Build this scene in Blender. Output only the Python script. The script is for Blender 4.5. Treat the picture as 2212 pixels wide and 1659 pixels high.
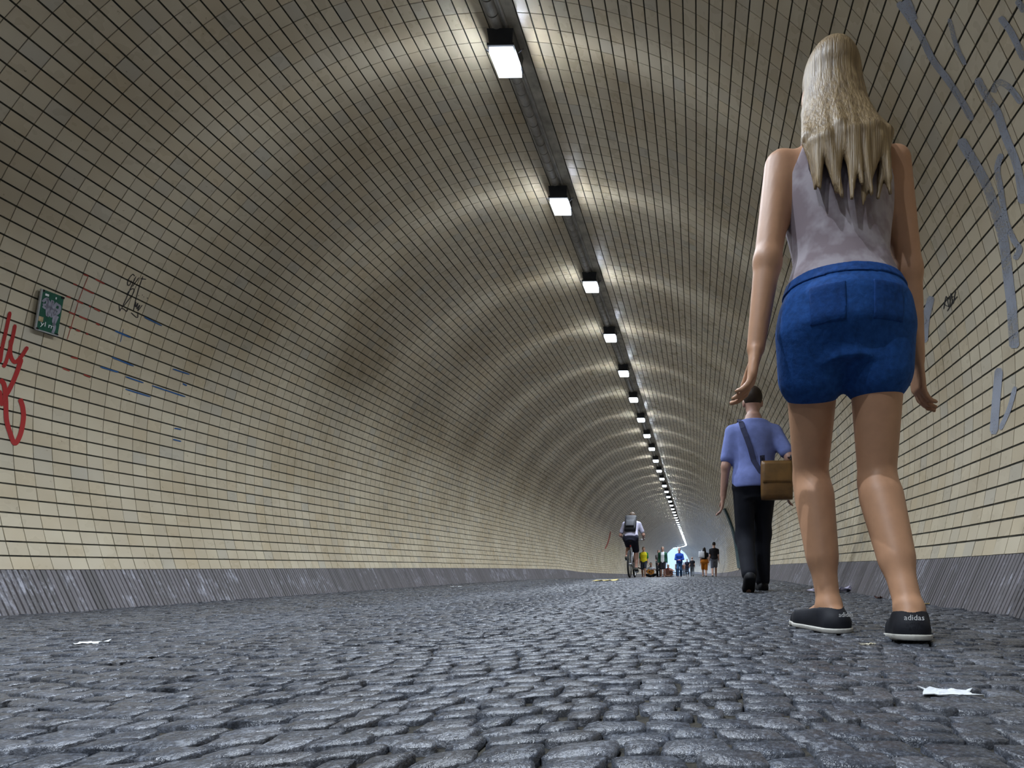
import bpy, math, random
import numpy as np
from mathutils import Vector, Matrix

# ------------------------------------------------------------------ clear
for o in list(bpy.data.objects):
    bpy.data.objects.remove(o, do_unlink=True)
SC = bpy.context.scene
COL = SC.collection
random.seed(7)
RNG = np.random.default_rng(11)

# ------------------------------------------------------------------ camera
W, H = 2212.0, 1659.0
F = 1100.0                 # focal length in pixels of the 2212 wide frame
VPX, VPY = 1506.0, 1240.0  # where the tunnel axis vanishes
ROLL = 0.012
CAMZ = 0.1785
cam_d = bpy.data.cameras.new('camera')
cam = bpy.data.objects.new('camera', cam_d)
COL.objects.link(cam)
cam_d.sensor_fit = 'HORIZONTAL'
cam_d.sensor_width = 36.0
cam_d.lens = F / W * 36.0
cam_d.shift_x = (W / 2 - VPX) / W
cam_d.shift_y = (VPY - H / 2) / W
cam_d.clip_start = 0.02
cam_d.clip_end = 400
cam.location = (0, 0, CAMZ)
cam.rotation_euler = (math.radians(90), ROLL, 0)
SC.camera = cam

# ------------------------------------------------------------------ world and exposure
world = bpy.data.worlds.new('sky')
SC.world = world
world.use_nodes = True
bg = world.node_tree.nodes['Background']
bg.inputs['Color'].default_value = (0.48, 0.68, 1.0, 1)
bg.inputs['Strength'].default_value = 1.4
SC.view_settings.view_transform = 'Standard'
SC.view_settings.look = 'None'
SC.view_settings.gamma = 1.0
SC.view_settings.use_curve_mapping = False
SC.view_settings.exposure = 0.0
SC.cycles.use_denoising = True
SC.cycles.adaptive_threshold = 0.05
SC.cycles.max_bounces = 5
SC.cycles.diffuse_bounces = 3
SC.cycles.glossy_bounces = 2
SC.cycles.caustics_reflective = False
SC.cycles.caustics_refractive = False
SC.cycles.sample_clamp_indirect = 4.0
LAMP_W = 385.0              # scale of each lamp's beam
LAMP_EMIT = 5.0           # glow of each lamp's diffuser seen from below
LAMP_SIDE = 200.0          # glow of the narrow side windows of the lamp
LAMP_EDGE = 0.51           # how fast the downward beam dims sideways
LAMP_FAN = 0.17            # strength of the thin fan of light across the tunnel
FAN_AXIS = 0
LAMP_COL = (0.80, 0.89, 1.0)

# ------------------------------------------------------------------ tunnel measures
T = 0.085                  # tile pitch round the arch
WT = 0.0898                # tile pitch along the tunnel
R = 32.016 * T
CX = -14.722 * T           # arch centre, sideways from the camera
CZ = CAMZ + 10.087 * T
NL, NR, GAP = 59, 58, 2.43
TOT = NL + GAP + NR
S_TILE0, S_TILE1 = -1.8, 34.0
S_BACK, S_END = -26.0, 73.0
BEND0, BENDR = 58.0, 46.0
HALF_TOP = R * math.sin(TOT / 2 / 32.016)
Z_TOP = CZ + R * math.cos(TOT / 2 / 32.016)
HALF_BOT = HALF_TOP - 0.115

_pz_s = [-30, 3.0, 5.0, 7.5, 10.0, 12.5, 14.4, 17.0, 20.0, 24.0, 34.0, 60.0, 75.0, 90.0]
_pz_v = [0, 0, 0.03, 0.064, 0.088, 0.104, 0.108, 0.040, 0.012, -0.008, -0.02, -0.02, 0.35, 0.95]
_fs = np.linspace(-30, 90, 2401)
_fv = np.interp(_fs, _pz_s, _pz_v)
_kern = np.hanning(19); _kern /= _kern.sum()
_fv = np.convolve(np.pad(_fv, 9, mode='edge'), _kern, mode='valid')


def pz(s):
    return np.interp(s, _fs, _fv)


def place(s, lat, z):
    """tunnel coordinates (distance, sideways from camera, height over floor) -> world"""
    s = np.asarray(s, float); lat = np.asarray(lat, float); z = np.asarray(z, float)
    b = np.maximum(s - BEND0, 0.0)
    th = b / BENDR
    ox = -BENDR * (1 - np.cos(th)); oy = np.minimum(s, BEND0) + BENDR * np.sin(th)
    return np.stack([ox + lat * np.cos(th), oy + lat * np.sin(th), z + pz(s)], -1)


def arch(a, r=R):
    """angle from crown -> (sideways, height)"""
    return CX + r * np.sin(a), CZ + r * np.cos(a)


def idx2ang(i):
    return (np.asarray(i, float) - TOT / 2) / 32.016


def proj(P):
    P = np.asarray(P, float)
    x, y, z = P[..., 0], P[..., 1], P[..., 2] - CAMZ
    y = np.where(y < 0.02, 0.02, y)
    return VPX + F * (x - ROLL * z) / y, VPY - F * (z + ROLL * x) / y


def ray(px, py):
    dx = (px - VPX) / F; dz = (VPY - py) / F
    return dx + ROLL * dz, dz - ROLL * dx


def hit_vault(px, py, off=0.002):
    a, b = ray(px, py)
    Y = 3.0
    r = R - off
    for _ in range(6):
        cz = CZ - CAMZ + float(pz(Y))
        A = a * a + b * b; B = -2 * (a * CX + b * cz); C = CX * CX + cz * cz - r * r
        Y = (-B + math.sqrt(max(B * B - 4 * A * C, 0))) / (2 * A)
    return Vector((a * Y, Y, CAMZ + b * Y))


def hit_floor(px, py, dz=0.0):
    a, b = ray(px, py)
    Y = 2.0
    for _ in range(30):
        Y = 0.5 * Y + 0.5 * (CAMZ - dz - float(pz(Y))) / max(-b, 1e-4)
    return Vector((a * Y, Y, float(pz(Y)) + dz))


# ------------------------------------------------------------------ helpers
def tag(o, label=None, cat=None, group=None, kind=None):
    if label: o['label'] = label
    if cat: o['category'] = cat
    if group: o['group'] = group
    if kind: o['kind'] = kind
    return o


def empty(name, loc=(0, 0, 0), rz=0.0):
    o = bpy.data.objects.new(name, None)
    o.empty_display_size = 0.1
    COL.objects.link(o)
    o.location = loc; o.rotation_euler = (0, 0, rz)
    return o


def link(name, me, parent=None):
    o = bpy.data.objects.new(name, me)
    COL.objects.link(o)
    if parent: o.parent = parent
    return o


def np_mesh(name, V, Q, mats=None, smooth=False, mat_idx=None):
    """V (n,3), Q (m,k) faces of equal size"""
    V = np.asarray(V, np.float32); Q = np.asarray(Q, np.int32)
    me = bpy.data.meshes.new(name)
    k = Q.shape[1]
    me.vertices.add(len(V)); me.vertices.foreach_set('co', V.ravel())
    me.loops.add(Q.size); me.loops.foreach_set('vertex_index', Q.ravel())
    me.polygons.add(len(Q))
    me.polygons.foreach_set('loop_start', np.arange(0, Q.size, k, dtype=np.int32))
    me.polygons.foreach_set('loop_total', np.full(len(Q), k, np.int32))
    me.polygons.foreach_set('use_smooth', np.full(len(Q), bool(smooth)))
    if mats:
        for m in (mats if isinstance(mats, (list, tuple)) else [mats]): me.materials.append(m)
    if mat_idx is not None: me.polygons.foreach_set('material_index', np.asarray(mat_idx, np.int32))
    me.update(calc_edges=True)
    me.validate()
    return me


class MB:
    """collects shapes into one mesh"""
    def __init__(self): self.v = []; self.f = []
    def box(self, c, s, rot=None, taper=1.0):
        b = len(self.v)
        for z in (-1, 1):
            k = taper if z > 0 else 1.0
            for x, y in ((-1, -1), (1, -1), (1, 1), (-1, 1)):
                p = Vector((x * s[0] / 2 * k, y * s[1] / 2 * k, z * s[2] / 2))
                if rot is not None: p = rot @ p
                self.v.append(tuple(p + Vector(c)))
        for q in ((0, 3, 2, 1), (4, 5, 6, 7), (0, 1, 5, 4), (1, 2, 6, 5), (2, 3, 7, 6), (3, 0, 4, 7)):
            self.f.append([b + i for i in q])
        return self
    def tube(self, pts, r, n=8, closed=False):
        pts = [Vector(p) for p in pts]
        rs = r if isinstance(r, (list, tuple)) else [r] * len(pts)
        b = len(self.v); m = len(pts)
        up = None
        for i, p in enumerate(pts):
            d = (pts[(i + 1) % m] - pts[i - 1]) if closed else (pts[min(i + 1, m - 1)] - pts[max(i - 1, 0)])
            d.normalize()
            if up is None:
                up = Vector((0, 0, 1)) if abs(d.z) < 0.9 else Vector((1, 0, 0))
            u = (up - d * up.dot(d)).normalized(); w = d.cross(u); up = u
            for k in range(n):
                t = 2 * math.pi * k / n
                self.v.append(tuple(p + (u * math.cos(t) + w * math.sin(t)) * rs[i]))
        for i in range(m if closed else m - 1):
            j = (i + 1) % m
            for k in range(n):
                k2 = (k + 1) % n
                self.f.append([b + i * n + k, b + i * n + k2, b + j * n + k2, b + j * n + k])
        if not closed:
            self.f.append([b + k for k in range(n)][::-1]); self.f.append([b + (m - 1) * n + k for k in range(n)])
        return self
    def ring(self, c, R0, r, axis='x', n=36, k=8):
        pts = []
        for i in range(n):
            t = 2 * math.pi * i / n
            if axis == 'x': pts.append((c[0], c[1] + R0 * math.cos(t), c[2] + R0 * math.sin(t)))
            else: pts.append((c[0] + R0 * math.cos(t), c[1] + R0 * math.sin(t), c[2]))
        return self.tube(pts, r, k, True)
    def prism(self, poly, z0, z1):
        b = len(self.v); n = len(poly)
        for z in (z0, z1):
            for x, y in poly: self.v.append((x, y, z))
        self.f.append([b + i for i in range(n)][::-1]); self.f.append([b + n + i for i in range(n)])
        for i in range(n):
            j = (i + 1) % n
            self.f.append([b + i, b + j, b + n + j, b + n + i])
        return self
    def ball(self, c, r, n=12, m=8):
        rr = r if isinstance(r, (list, tuple)) else (r, r, r)
        b = len(self.v)
        for i in range(m + 1):
            p = math.pi * i / m
            for k in range(n):
                t = 2 * math.pi * k / n
                self.v.append((c[0] + rr[0] * math.sin(p) * math.cos(t), c[1] + rr[1] * math.sin(p) * math.sin(t), c[2] + rr[2] * math.cos(p)))
        for i in range(m):
            for k in range(n):
                k2 = (k + 1) % n
                self.f.append([b + i * n + k, b + (i + 1) * n + k, b + (i + 1) * n + k2, b + i * n + k2])
        return self
    def mesh(self, name, mat, smooth=False):
        me = bpy.data.meshes.new(name)
        me.from_pydata(self.v, [], self.f)
        me.validate()
        me.materials.append(mat)
        me.polygons.foreach_set('use_smooth', np.full(len(me.polygons), bool(smooth)))
        me.update()
        return me
    def build(self, name, mat, parent=None, smooth=False):
        return link(name, self.mesh(name, mat, smooth), parent)


# ------------------------------------------------------------------ materials
def new_mat(name):
    m = bpy.data.materials.new(name); m.use_nodes = True
    nt = m.node_tree
    return m, nt, nt.nodes['Principled BSDF']


def N(nt, t, **kw):
    n = nt.nodes.new(t)
    for k, v in kw.items(): setattr(n, k, v)
    return n


def math_n(nt, op, a, b=None, c=None):
    n = N(nt, 'ShaderNodeMath', operation=op)
    for i, x in enumerate((a, b, c)):
        if x is None: continue
        if isinstance(x, (int, float)): n.inputs[i].default_value = x
        else: nt.links.new(x, n.inputs[i])
    return n.outputs[0]


def ramp(nt, fac, stops):
    n = N(nt, 'ShaderNodeValToRGB')
    cr = n.color_ramp
    while len(cr.elements) > 1: cr.elements.remove(cr.elements[-1])
    cr.elements[0].position = stops[0][0]; cr.elements[0].color = (*stops[0][1], 1)
    for p, c in stops[1:]:
        e = cr.elements.new(p); e.color = (*c, 1)
    nt.links.new(fac, n.inputs[0])
    return n.outputs[0]


def noise(nt, scale, detail=4, rough=0.55, coord='Object', vec=None):
    n = N(nt, 'ShaderNodeTexNoise')
    n.inputs['Scale'].default_value = scale; n.inputs['Detail'].default_value = detail; n.inputs['Roughness'].default_value = rough
    if vec is None:
        tc = N(nt, 'ShaderNodeTexCoord'); vec = tc.outputs[coord]
    nt.links.new(vec, n.inputs['Vector'])
    return n.outputs[0]


def mix(nt, fac, a, b, blend='MIX'):
    n = N(nt, 'ShaderNodeMix', data_type='RGBA', blend_type=blend)
    for sock, x in ((n.inputs[0], fac), (n.inputs[6], a), (n.inputs[7], b)):
        if isinstance(x, (int, float)): sock.default_value = x
        elif isinstance(x, tuple): sock.default_value = (*x, 1) if len(x) == 3 else x
        else: nt.links.new(x, sock)
    return n.outputs[2]


def bump(nt, h, strength, dist, bsdf):
    b = N(nt, 'ShaderNodeBump')
    b.inputs['Strength'].default_value = strength; b.inputs['Distance'].default_value = dist
    nt.links.new(h, b.inputs['Height']); nt.links.new(b.outputs[0], bsdf.inputs['Normal'])


def simple(name, col, rough=0.6, metal=0.0, vary=0.15, scale=30.0, bmp=0.0, spec=0.5):
    m, nt, b = new_mat(name)
    n = noise(nt, scale)
    dark = tuple(c * (1 - vary) for c in col); light = tuple(min(1, c * (1 + vary)) for c in col)
    nt.links.new(ramp(nt, n, [(0.3, dark), (0.7, light)]), b.inputs['Base Color'])
    b.inputs['Roughness'].default_value = rough; b.inputs['Metallic'].default_value = metal
    b.inputs['Specular IOR Level'].default_value = spec
    if bmp: bump(nt, n, bmp, 0.01, b)
    return m


TILE_A, TILE_B, TILE_C = (0.66, 0.575, 0.42), (0.585, 0.50, 0.36), (0.55, 0.50, 0.40)
GROUT = (0.030, 0.026, 0.016)


def tile_color(nt, tint, vec_coord='Object'):
    c = ramp(nt, tint, [(0.0, TILE_A), (0.35, (0.62, 0.54, 0.40)), (0.6, TILE_B), (0.8, (0.63, 0.53, 0.37)), (1.0, TILE_C)])
    n1 = noise(nt, 1.3, 5, 0.6)
    c = mix(nt, 1.0, c, ramp(nt, n1, [(0.3, (0.80, 0.76, 0.70)), (0.6, (1, 1, 1))]), 'MULTIPLY')
    n2 = noise(nt, 26, 6, 0.7)
    c = mix(nt, 1.0, c, ramp(nt, n2, [(0.27, (0.45, 0.40, 0.34)), (0.36, (1, 1, 1))]), 'MULTIPLY')
    return c


def make_tile_mat():
    m, nt, b = new_mat('glazed_tile')
    at = N(nt, 'ShaderNodeAttribute', attribute_name='tint')
    oi = N(nt, 'ShaderNodeObjectInfo')
    tint = math_n(nt, 'FRACT', math_n(nt, 'ADD', at.outputs['Fac'], oi.outputs['Random']))
    geo = N(nt, 'ShaderNodeNewGeometry')
    c = ramp(nt, tint, [(0.0, TILE_A), (0.35, (0.62, 0.54, 0.40)), (0.6, TILE_B), (0.8, (0.63, 0.53, 0.37)), (1.0, TILE_C)])
    n1 = noise(nt, 1.3, 3, 0.6, vec=geo.outputs['Position'])
    c = mix(nt, 1.0, c, ramp(nt, n1, [(0.3, (0.80, 0.76, 0.70)), (0.6, (1, 1, 1))]), 'MULTIPLY')
    n2 = noise(nt, 26, 4, 0.7, vec=geo.outputs['Position'])
    c = mix(nt, 1.0, c, ramp(nt, n2, [(0.25, (0.45, 0.40, 0.34)), (0.33, (1, 1, 1))]), 'MULTIPLY')
    nt.links.new(c, b.inputs['Base Color'])
    n3 = noise(nt, 9, 2, 0.6, vec=geo.outputs['Position'])
    r = N(nt, 'ShaderNodeMapRange')
    r.inputs[1].default_value = 0.3; r.inputs[2].default_value = 0.7; r.inputs[3].default_value = 0.22; r.inputs[4].default_value = 0.42
    nt.links.new(n3, r.inputs[0]); nt.links.new(r.outputs[0], b.inputs['Roughness'])
    return m


def make_far_tile_mat():
    """tile grid for stretches too far away to tell the tiles apart; UV is counted in tiles"""
    m, nt, b = new_mat('distant_tile')
    uv = N(nt, 'ShaderNodeUVMap')
    sep = N(nt, 'ShaderNodeSeparateXYZ'); nt.links.new(uv.outputs[0], sep.inputs[0])
    fu = math_n(nt, 'FRACT', sep.outputs[0]); fv = math_n(nt, 'FRACT', sep.outputs[1])
    ju = math_n(nt, 'LESS_THAN', fu, 0.028); jv = math_n(nt, 'LESS_THAN', fv, 0.095)
    j = math_n(nt, 'MAXIMUM', ju, jv)
    fl = N(nt, 'ShaderNodeVectorMath', operation='FLOOR'); nt.links.new(uv.outputs[0], fl.inputs[0])
    wn = N(nt, 'ShaderNodeTexWhiteNoise'); nt.links.new(fl.outputs[0], wn.inputs[0])
    c = ramp(nt, wn.outputs[0], [(0.0, TILE_A), (0.35, (0.62, 0.54, 0.40)), (0.6, TILE_B), (0.8, (0.63, 0.53, 0.37)), (1.0, TILE_C)])
    n1 = noise(nt, 1.3, 5, 0.6)
    c = mix(nt, 1.0, c, ramp(nt, n1, [(0.3, (0.80, 0.76, 0.70)), (0.6, (1, 1, 1))]), 'MULTIPLY')
    nt.links.new(mix(nt, j, c, GROUT), b.inputs['Base Color'])
    b.inputs['Roughness'].default_value = 0.32
    bump(nt, math_n(nt, 'SUBTRACT', 1.0, j), 0.5, 0.006, b)
    return m


def make_grout_mat():
    m, nt, b = new_mat('grout')
    n = noise(nt, 14, 5, 0.65)
    nt.links.new(ramp(nt, n, [(0.3, (0.010, 0.010, 0.008)), (0.5, (0.032, 0.028, 0.016)), (0.72, (0.085, 0.075, 0.05))]), b.inputs['Base Color'])
    b.inputs['Roughness'].default_value = 0.9
    return m


def make_stone_mat():
    m, nt, b = new_mat('granite_sett')
    at = N(nt, 'ShaderNodeAttribute', attribute_name='tint')
    oi = N(nt, 'ShaderNodeObjectInfo')
    tint = math_n(nt, 'FRACT', math_n(nt, 'ADD', at.outputs['Fac'], oi.outputs['Random']))
    geo = N(nt, 'ShaderNodeNewGeometry')
    c = ramp(nt, tint, [(0.0, (0.050, 0.056, 0.070)), (0.4, (0.078, 0.086, 0.104)), (0.7, (0.070, 0.073, 0.083)), (1.0, (0.112, 0.120, 0.140))])
    n1 = noise(nt, 160, 3, 0.75, vec=geo.outputs['Position'])
    c = mix(nt, 1.0, c, ramp(nt, n1, [(0.30, (0.45, 0.45, 0.46)), (0.55, (1, 1, 1)), (0.72, (2.8, 2.8, 2.8))]), 'MULTIPLY')
    n2 = noise(nt, 3.0, 4, 0.6, vec=geo.outputs['Position'])
    c = mix(nt, 1.0, c, ramp(nt, n2, [(0.3, (0.78, 0.76, 0.74)), (0.65, (1.1, 1.1, 1.1))]), 'MULTIPLY')
    nt.links.new(c, b.inputs['Base Color'])
    r = N(nt, 'ShaderNodeMapRange')
    r.inputs[1].default_value = 0.3; r.inputs[2].default_value = 0.7; r.inputs[3].default_value = 0.17; r.inputs[4].default_value = 0.38
    nt.links.new(n1, r.inputs[0]); nt.links.new(r.outputs[0], b.inputs['Roughness'])
    n3 = noise(nt, 90, 4, 0.7, vec=geo.outputs['Position'])
    bump(nt, n3, 0.5, 0.006, b)
    return m


def make_far_floor_mat():
    m, nt, b = new_mat('distant_setts')
    geo = N(nt, 'ShaderNodeNewGeometry')
    v = N(nt, 'ShaderNodeTexVoronoi', feature='DISTANCE_TO_EDGE'); v.inputs['Scale'].default_value = 16
    nt.links.new(geo.outputs['Position'], v.inputs['Vector'])
    v2 = N(nt, 'ShaderNodeTexVoronoi'); v2.inputs['Scale'].default_value = 16
    nt.links.new(geo.outputs['Position'], v2.inputs['Vector'])
    c = mix(nt, v2.outputs['Color'], (0.050, 0.054, 0.062), (0.072, 0.076, 0.085))
    c = mix(nt, 1.0, c, ramp(nt, v.outputs[0], [(0.03, (0.2, 0.18, 0.16)), (0.10, (1, 1, 1))]), 'MULTIPLY')
    nt.links.new(c, b.inputs['Base Color'])
    b.inputs['Roughness'].default_value = 0.45
    bump(nt, ramp(nt, v.outputs[0], [(0.0, (0, 0, 0)), (0.2, (0.8, 0.8, 0.8)), (0.5, (1, 1, 1))]), 0.35, 0.012, b)
    return m


def make_joint_mat():
    m, nt, b = new_mat('joint_dirt')
    n = noise(nt, 60, 6, 0.7)
    nt.links.new(ramp(nt, n, [(0.3, (0.012, 0.011, 0.009)), (0.6, (0.05, 0.043, 0.03)), (0.75, (0.09, 0.08, 0.05))]), b.inputs['Base Color'])
    b.inputs['Roughness'].default_value = 0.95
    bump(nt, n, 0.8, 0.01, b)
    return m


def make_rib_mat():
    m, nt, b = new_mat('ribbed_concrete')
    geo = N(nt, 'ShaderNodeNewGeometry')
    at = N(nt, 'ShaderNodeAttribute', attribute_name='tint')
    oi = N(nt, 'ShaderNodeObjectInfo')
    tint = math_n(nt, 'FRACT', math_n(nt, 'ADD', at.outputs['Fac'], oi.outputs['Random']))
    c = ramp(nt, tint, [(0.0, (0.105, 0.096, 0.097)), (0.5, (0.140, 0.128, 0.132)), (1.0, (0.165, 0.150, 0.160))])
    n1 = noise(nt, 2.2, 7, 0.72, vec=geo.outputs['Position'])
    mp = N(nt, 'ShaderNodeMapping'); mp.inputs['Scale'].default_value = (4, 36, 9)
    nt.links.new(geo.outputs['Position'], mp.inputs[0])
    n2 = noise(nt, 1.0, 6, 0.75, vec=mp.outputs[0])
    w = math_n(nt, 'MULTIPLY', n1, n2)
    scuff = ramp(nt, w, [(0.29, (0, 0, 0)), (0.40, (1, 1, 1))])
    c = mix(nt, scuff, c, (0.40, 0.40, 0.45))
    nt.links.new(c, b.inputs['Base Color'])
    b.inputs['Roughness'].default_value = 0.55
    bump(nt, n2, 0.3, 0.004, b)
    return m


def make_emit(name, col, strength):
    m = bpy.data.materials.new(name); m.use_nodes = True
    nt = m.node_tree
    for n in list(nt.nodes): nt.nodes.remove(n)
    e = N(nt, 'ShaderNodeEmission'); o = N(nt, 'ShaderNodeOutputMaterial')
    e.inputs[0].default_value = (*col, 1); e.inputs[1].default_value = strength
    nt.links.new(e.outputs[0], o.inputs[0])
    return m


M_TILE = make_tile_mat(); M_FAR = make_far_tile_mat(); M_GROUT = make_grout_mat()
M_STONE = make_stone_mat(); M_FARFLOOR = make_far_floor_mat(); M_JOINT = make_joint_mat(); M_RIB = make_rib_mat()
M_HOUSING = simple('lamp_housing_metal', (0.028, 0.030, 0.036), 0.55, 0.3)
M_WIRE = simple('lamp_wire', (0.05, 0.05, 0.055), 0.4, 0.8)
M_PIPE = simple('conduit_cover', (0.34, 0.32, 0.29), 0.5, 0.0, 0.3, 12)
M_DIFF = make_emit('lamp_diffuser_glow', LAMP_COL, LAMP_EMIT)
M_DIFF.cycles.emission_sampling = 'NONE'
M_SIDE = make_emit('lamp_side_glow', LAMP_COL, LAMP_SIDE)
M_SIDE.cycles.emission_sampling = 'FRONT'
M_MORTAR = simple('crown_mortar', (0.40, 0.37, 0.31), 0.9, 0, 0.35, 9)
M_SLOT = simple('conduit_shadow_gap', (0.03, 0.028, 0.025), 0.9)
M_ASPHALT = simple('pale_asphalt', (0.45, 0.46, 0.48), 0.7)


# ------------------------------------------------------------------ vault: wall_left, ceiling, wall_right
def sweep(name, s_arr, ang, r, mats, midx_fn):
    a = np.asarray(ang)
    x, z = arch(a, r)
    S, A = np.meshgrid(s_arr, np.arange(len(a)), indexing='ij')
    P = place(S, x[A], z[A]).reshape(-1, 3)
    ns, na = len(s_arr), len(a)
    i = np.arange(ns - 1)[:, None]; j = np.arange(na - 1)[None, :]
    q = np.stack([i * na + j, i * na + j + 1, (i + 1) * na + j + 1, (i + 1) * na + j], -1).reshape(-1, 4)
    sm = 0.5 * (s_arr[:-1] + s_arr[1:])
    mi = np.repeat(np.array([midx_fn(v) for v in sm]), na - 1)
    me = np_mesh(name, P, q, mats, True, mi)
    uvl = me.uv_layers.new(name='UVMap')
    U = np.stack([S.ravel() / WT, (a[A].ravel() * 32.016 + TOT / 2)], -1)
    vi = np.zeros(len(me.loops), np.int32); me.loops.foreach_get('vertex_index', vi)
    uvl.data.foreach_set('uv', U[vi].ravel().astype(np.float32))
    o = link(name, me)
    tag(o, kind='structure')
    return o


s_nodes = np.concatenate([np.arange(S_BACK, S_TILE0, 2.0), np.arange(S_TILE0, S_TILE1, 0.4), np.arange(S_TILE1, S_END + 0.01, 0.5)])
SPLIT = 34
BACK_R = R + 0.0035
mfun = lambda s: 0 if S_TILE0 < s < S_TILE1 else 1
wall_left = sweep('wall_left', s_nodes, idx2ang(np.linspace(0, SPLIT, 35)), BACK_R, [M_GROUT, M_FAR], mfun)
ceiling = sweep('ceiling', s_nodes, idx2ang(np.linspace(SPLIT, TOT - SPLIT, 53)), BACK_R, [M_GROUT, M_FAR], mfun)
wall_right = sweep('wall_right', s_nodes, idx2ang(np.linspace(TOT - SPLIT, TOT, 35)), BACK_R, [M_GROUT, M_FAR], mfun)
SURF = {'L': wall_left, 'C': ceiling, 'R': wall_right}

# tiles
rows = np.concatenate([np.arange(NL) + 0.5, NL + GAP + np.arange(NR) + 0.5])
sides = np.where(rows < SPLIT, 0, np.where(rows > TOT - SPLIT, 2, 1))
rings = np.arange(math.ceil(S_TILE0 / WT), math.floor(S_TILE1 / WT)) + 0.5
RI, SI = np.meshgrid(np.arange(len(rows)), rings * WT, indexing='ij')
RI = RI.ravel(); SI = SI.ravel()
A_t = idx2ang(rows[RI])
nT = len(SI)
HS, HT = WT / 2 - 0.0011, T / 2 - 0.0043
tilt_s = RNG.normal(0, 0.006, nT); tilt_t = RNG.normal(0, 0.006, nT); offn = RNG.normal(0, 0.0004, nT)
tints = RNG.random(nT)
x0, z0 = arch(A_t, R)
C0 = place(SI, x0, z0)
C1 = place(SI + 0.02, x0, z0)
e_s = C1 - C0; e_s /= np.linalg.norm(e_s, axis=1)[:, None]
e_t = np.stack([np.cos(A_t), np.zeros(nT), -np.sin(A_t)], -1)
e_n = np.cross(e_s, e_t)      # checked below to point inwards
inward = np.stack([CX - x0, np.zeros(nT), CZ - z0], -1)
if (e_n * inward).sum() < 0: e_n = -e_n
# which are largest in the picture
def quad_area(Pq):
    u, v = proj(Pq)
    a = 0.5 * np.abs((u[:, 0] - u[:, 2]) * (v[:, 1] - v[:, 3]) - (u[:, 1] - u[:, 3]) * (v[:, 0] - v[:, 2]))
    inside = (u.mean(1) > 0) & (u.mean(1) < W) & (v.mean(1) > 0) & (v.mean(1) < H) & (Pq[:, :, 1].min(1) > 0.1)
    return np.where(inside, a, 0)
sg = [(-1, -1), (1, -1), (1, 1), (-1, 1)]
def tile_corners(d, inset, with_tilt=True):
    out = []
    for a, b in sg:
        ds = a * (HS - inset); dt = b * (HT - inset)
        n = d + (offn + tilt_s * ds + tilt_t * dt if with_tilt else 0)
        out.append(C0 + e_s * ds + e_t * dt + e_n * np.asarray(n).reshape(-1, 1) if with_tilt else C0 + e_s * ds + e_t * dt + e_n * d)
    return np.stack(out, 1)
front = tile_corners(0.0, 0.0007)
back = tile_corners(-0.005, 0.0, False)
area = quad_area(front)
single = np.zeros(nT, bool)
tile_side = sides[RI]
for k in range(3):
    cand = np.where((tile_side == k) & (area > 0))[0]
    best = cand[np.argsort(-area[cand])[:300]]
    single[best] = True
fq = np.array([[0, 1, 2, 3], [0, 4, 5, 1], [1, 5, 6, 2], [2, 6, 7, 3], [3, 7, 4, 0]])
for k, key in ((0, 'L'), (1, 'C'), (2, 'R')):
    sel = np.where((tile_side == k) & ~single)[0]
    V = np.concatenate([front[sel], back[sel]], 1).reshape(-1, 3)
    Q = (np.arange(len(sel))[:, None, None] * 8 + fq[None]).reshape(-1, 4)
    me = np_mesh('tiles', V, Q, M_TILE)
    at = me.attributes.new('tint', 'FLOAT', 'POINT'); at.data.foreach_set('value', np.repeat(tints[sel], 8).astype(np.float32))
    o = link('wall_tiles', me, SURF[key])
    tag(o, kind='stuff')
# the largest tiles, one object each, sharing one mesh
uv_ = [(a * (HS - 0.0007), b * (HT - 0.0007), 0.0) for a, b in sg] + [(a * HS, b * HT, -0.005) for a, b in sg]
me_tile = np_mesh('tile', np.array(uv_), fq, M_TILE)
for i in np.where(single)[0]:
    o = link('tile', me_tile, SURF['LCR'[tile_side[i]]])
    es, et, en = Vector(e_s[i]), Vector(e_t[i]), Vector(e_n[i])
    nn = (en - es * tilt_s[i] - et * tilt_t[i]).normalized()
    ss = (es - nn * es.dot(nn)).normalized(); tt = nn.cross(ss)
    if tt.dot(et) < 0: tt = -tt
    m3 = Matrix((ss, tt, nn)).transposed().to_4x4()
    m3.translation = Vector(C0[i]) + en * float(offn[i])
    o.matrix_world = m3


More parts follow.
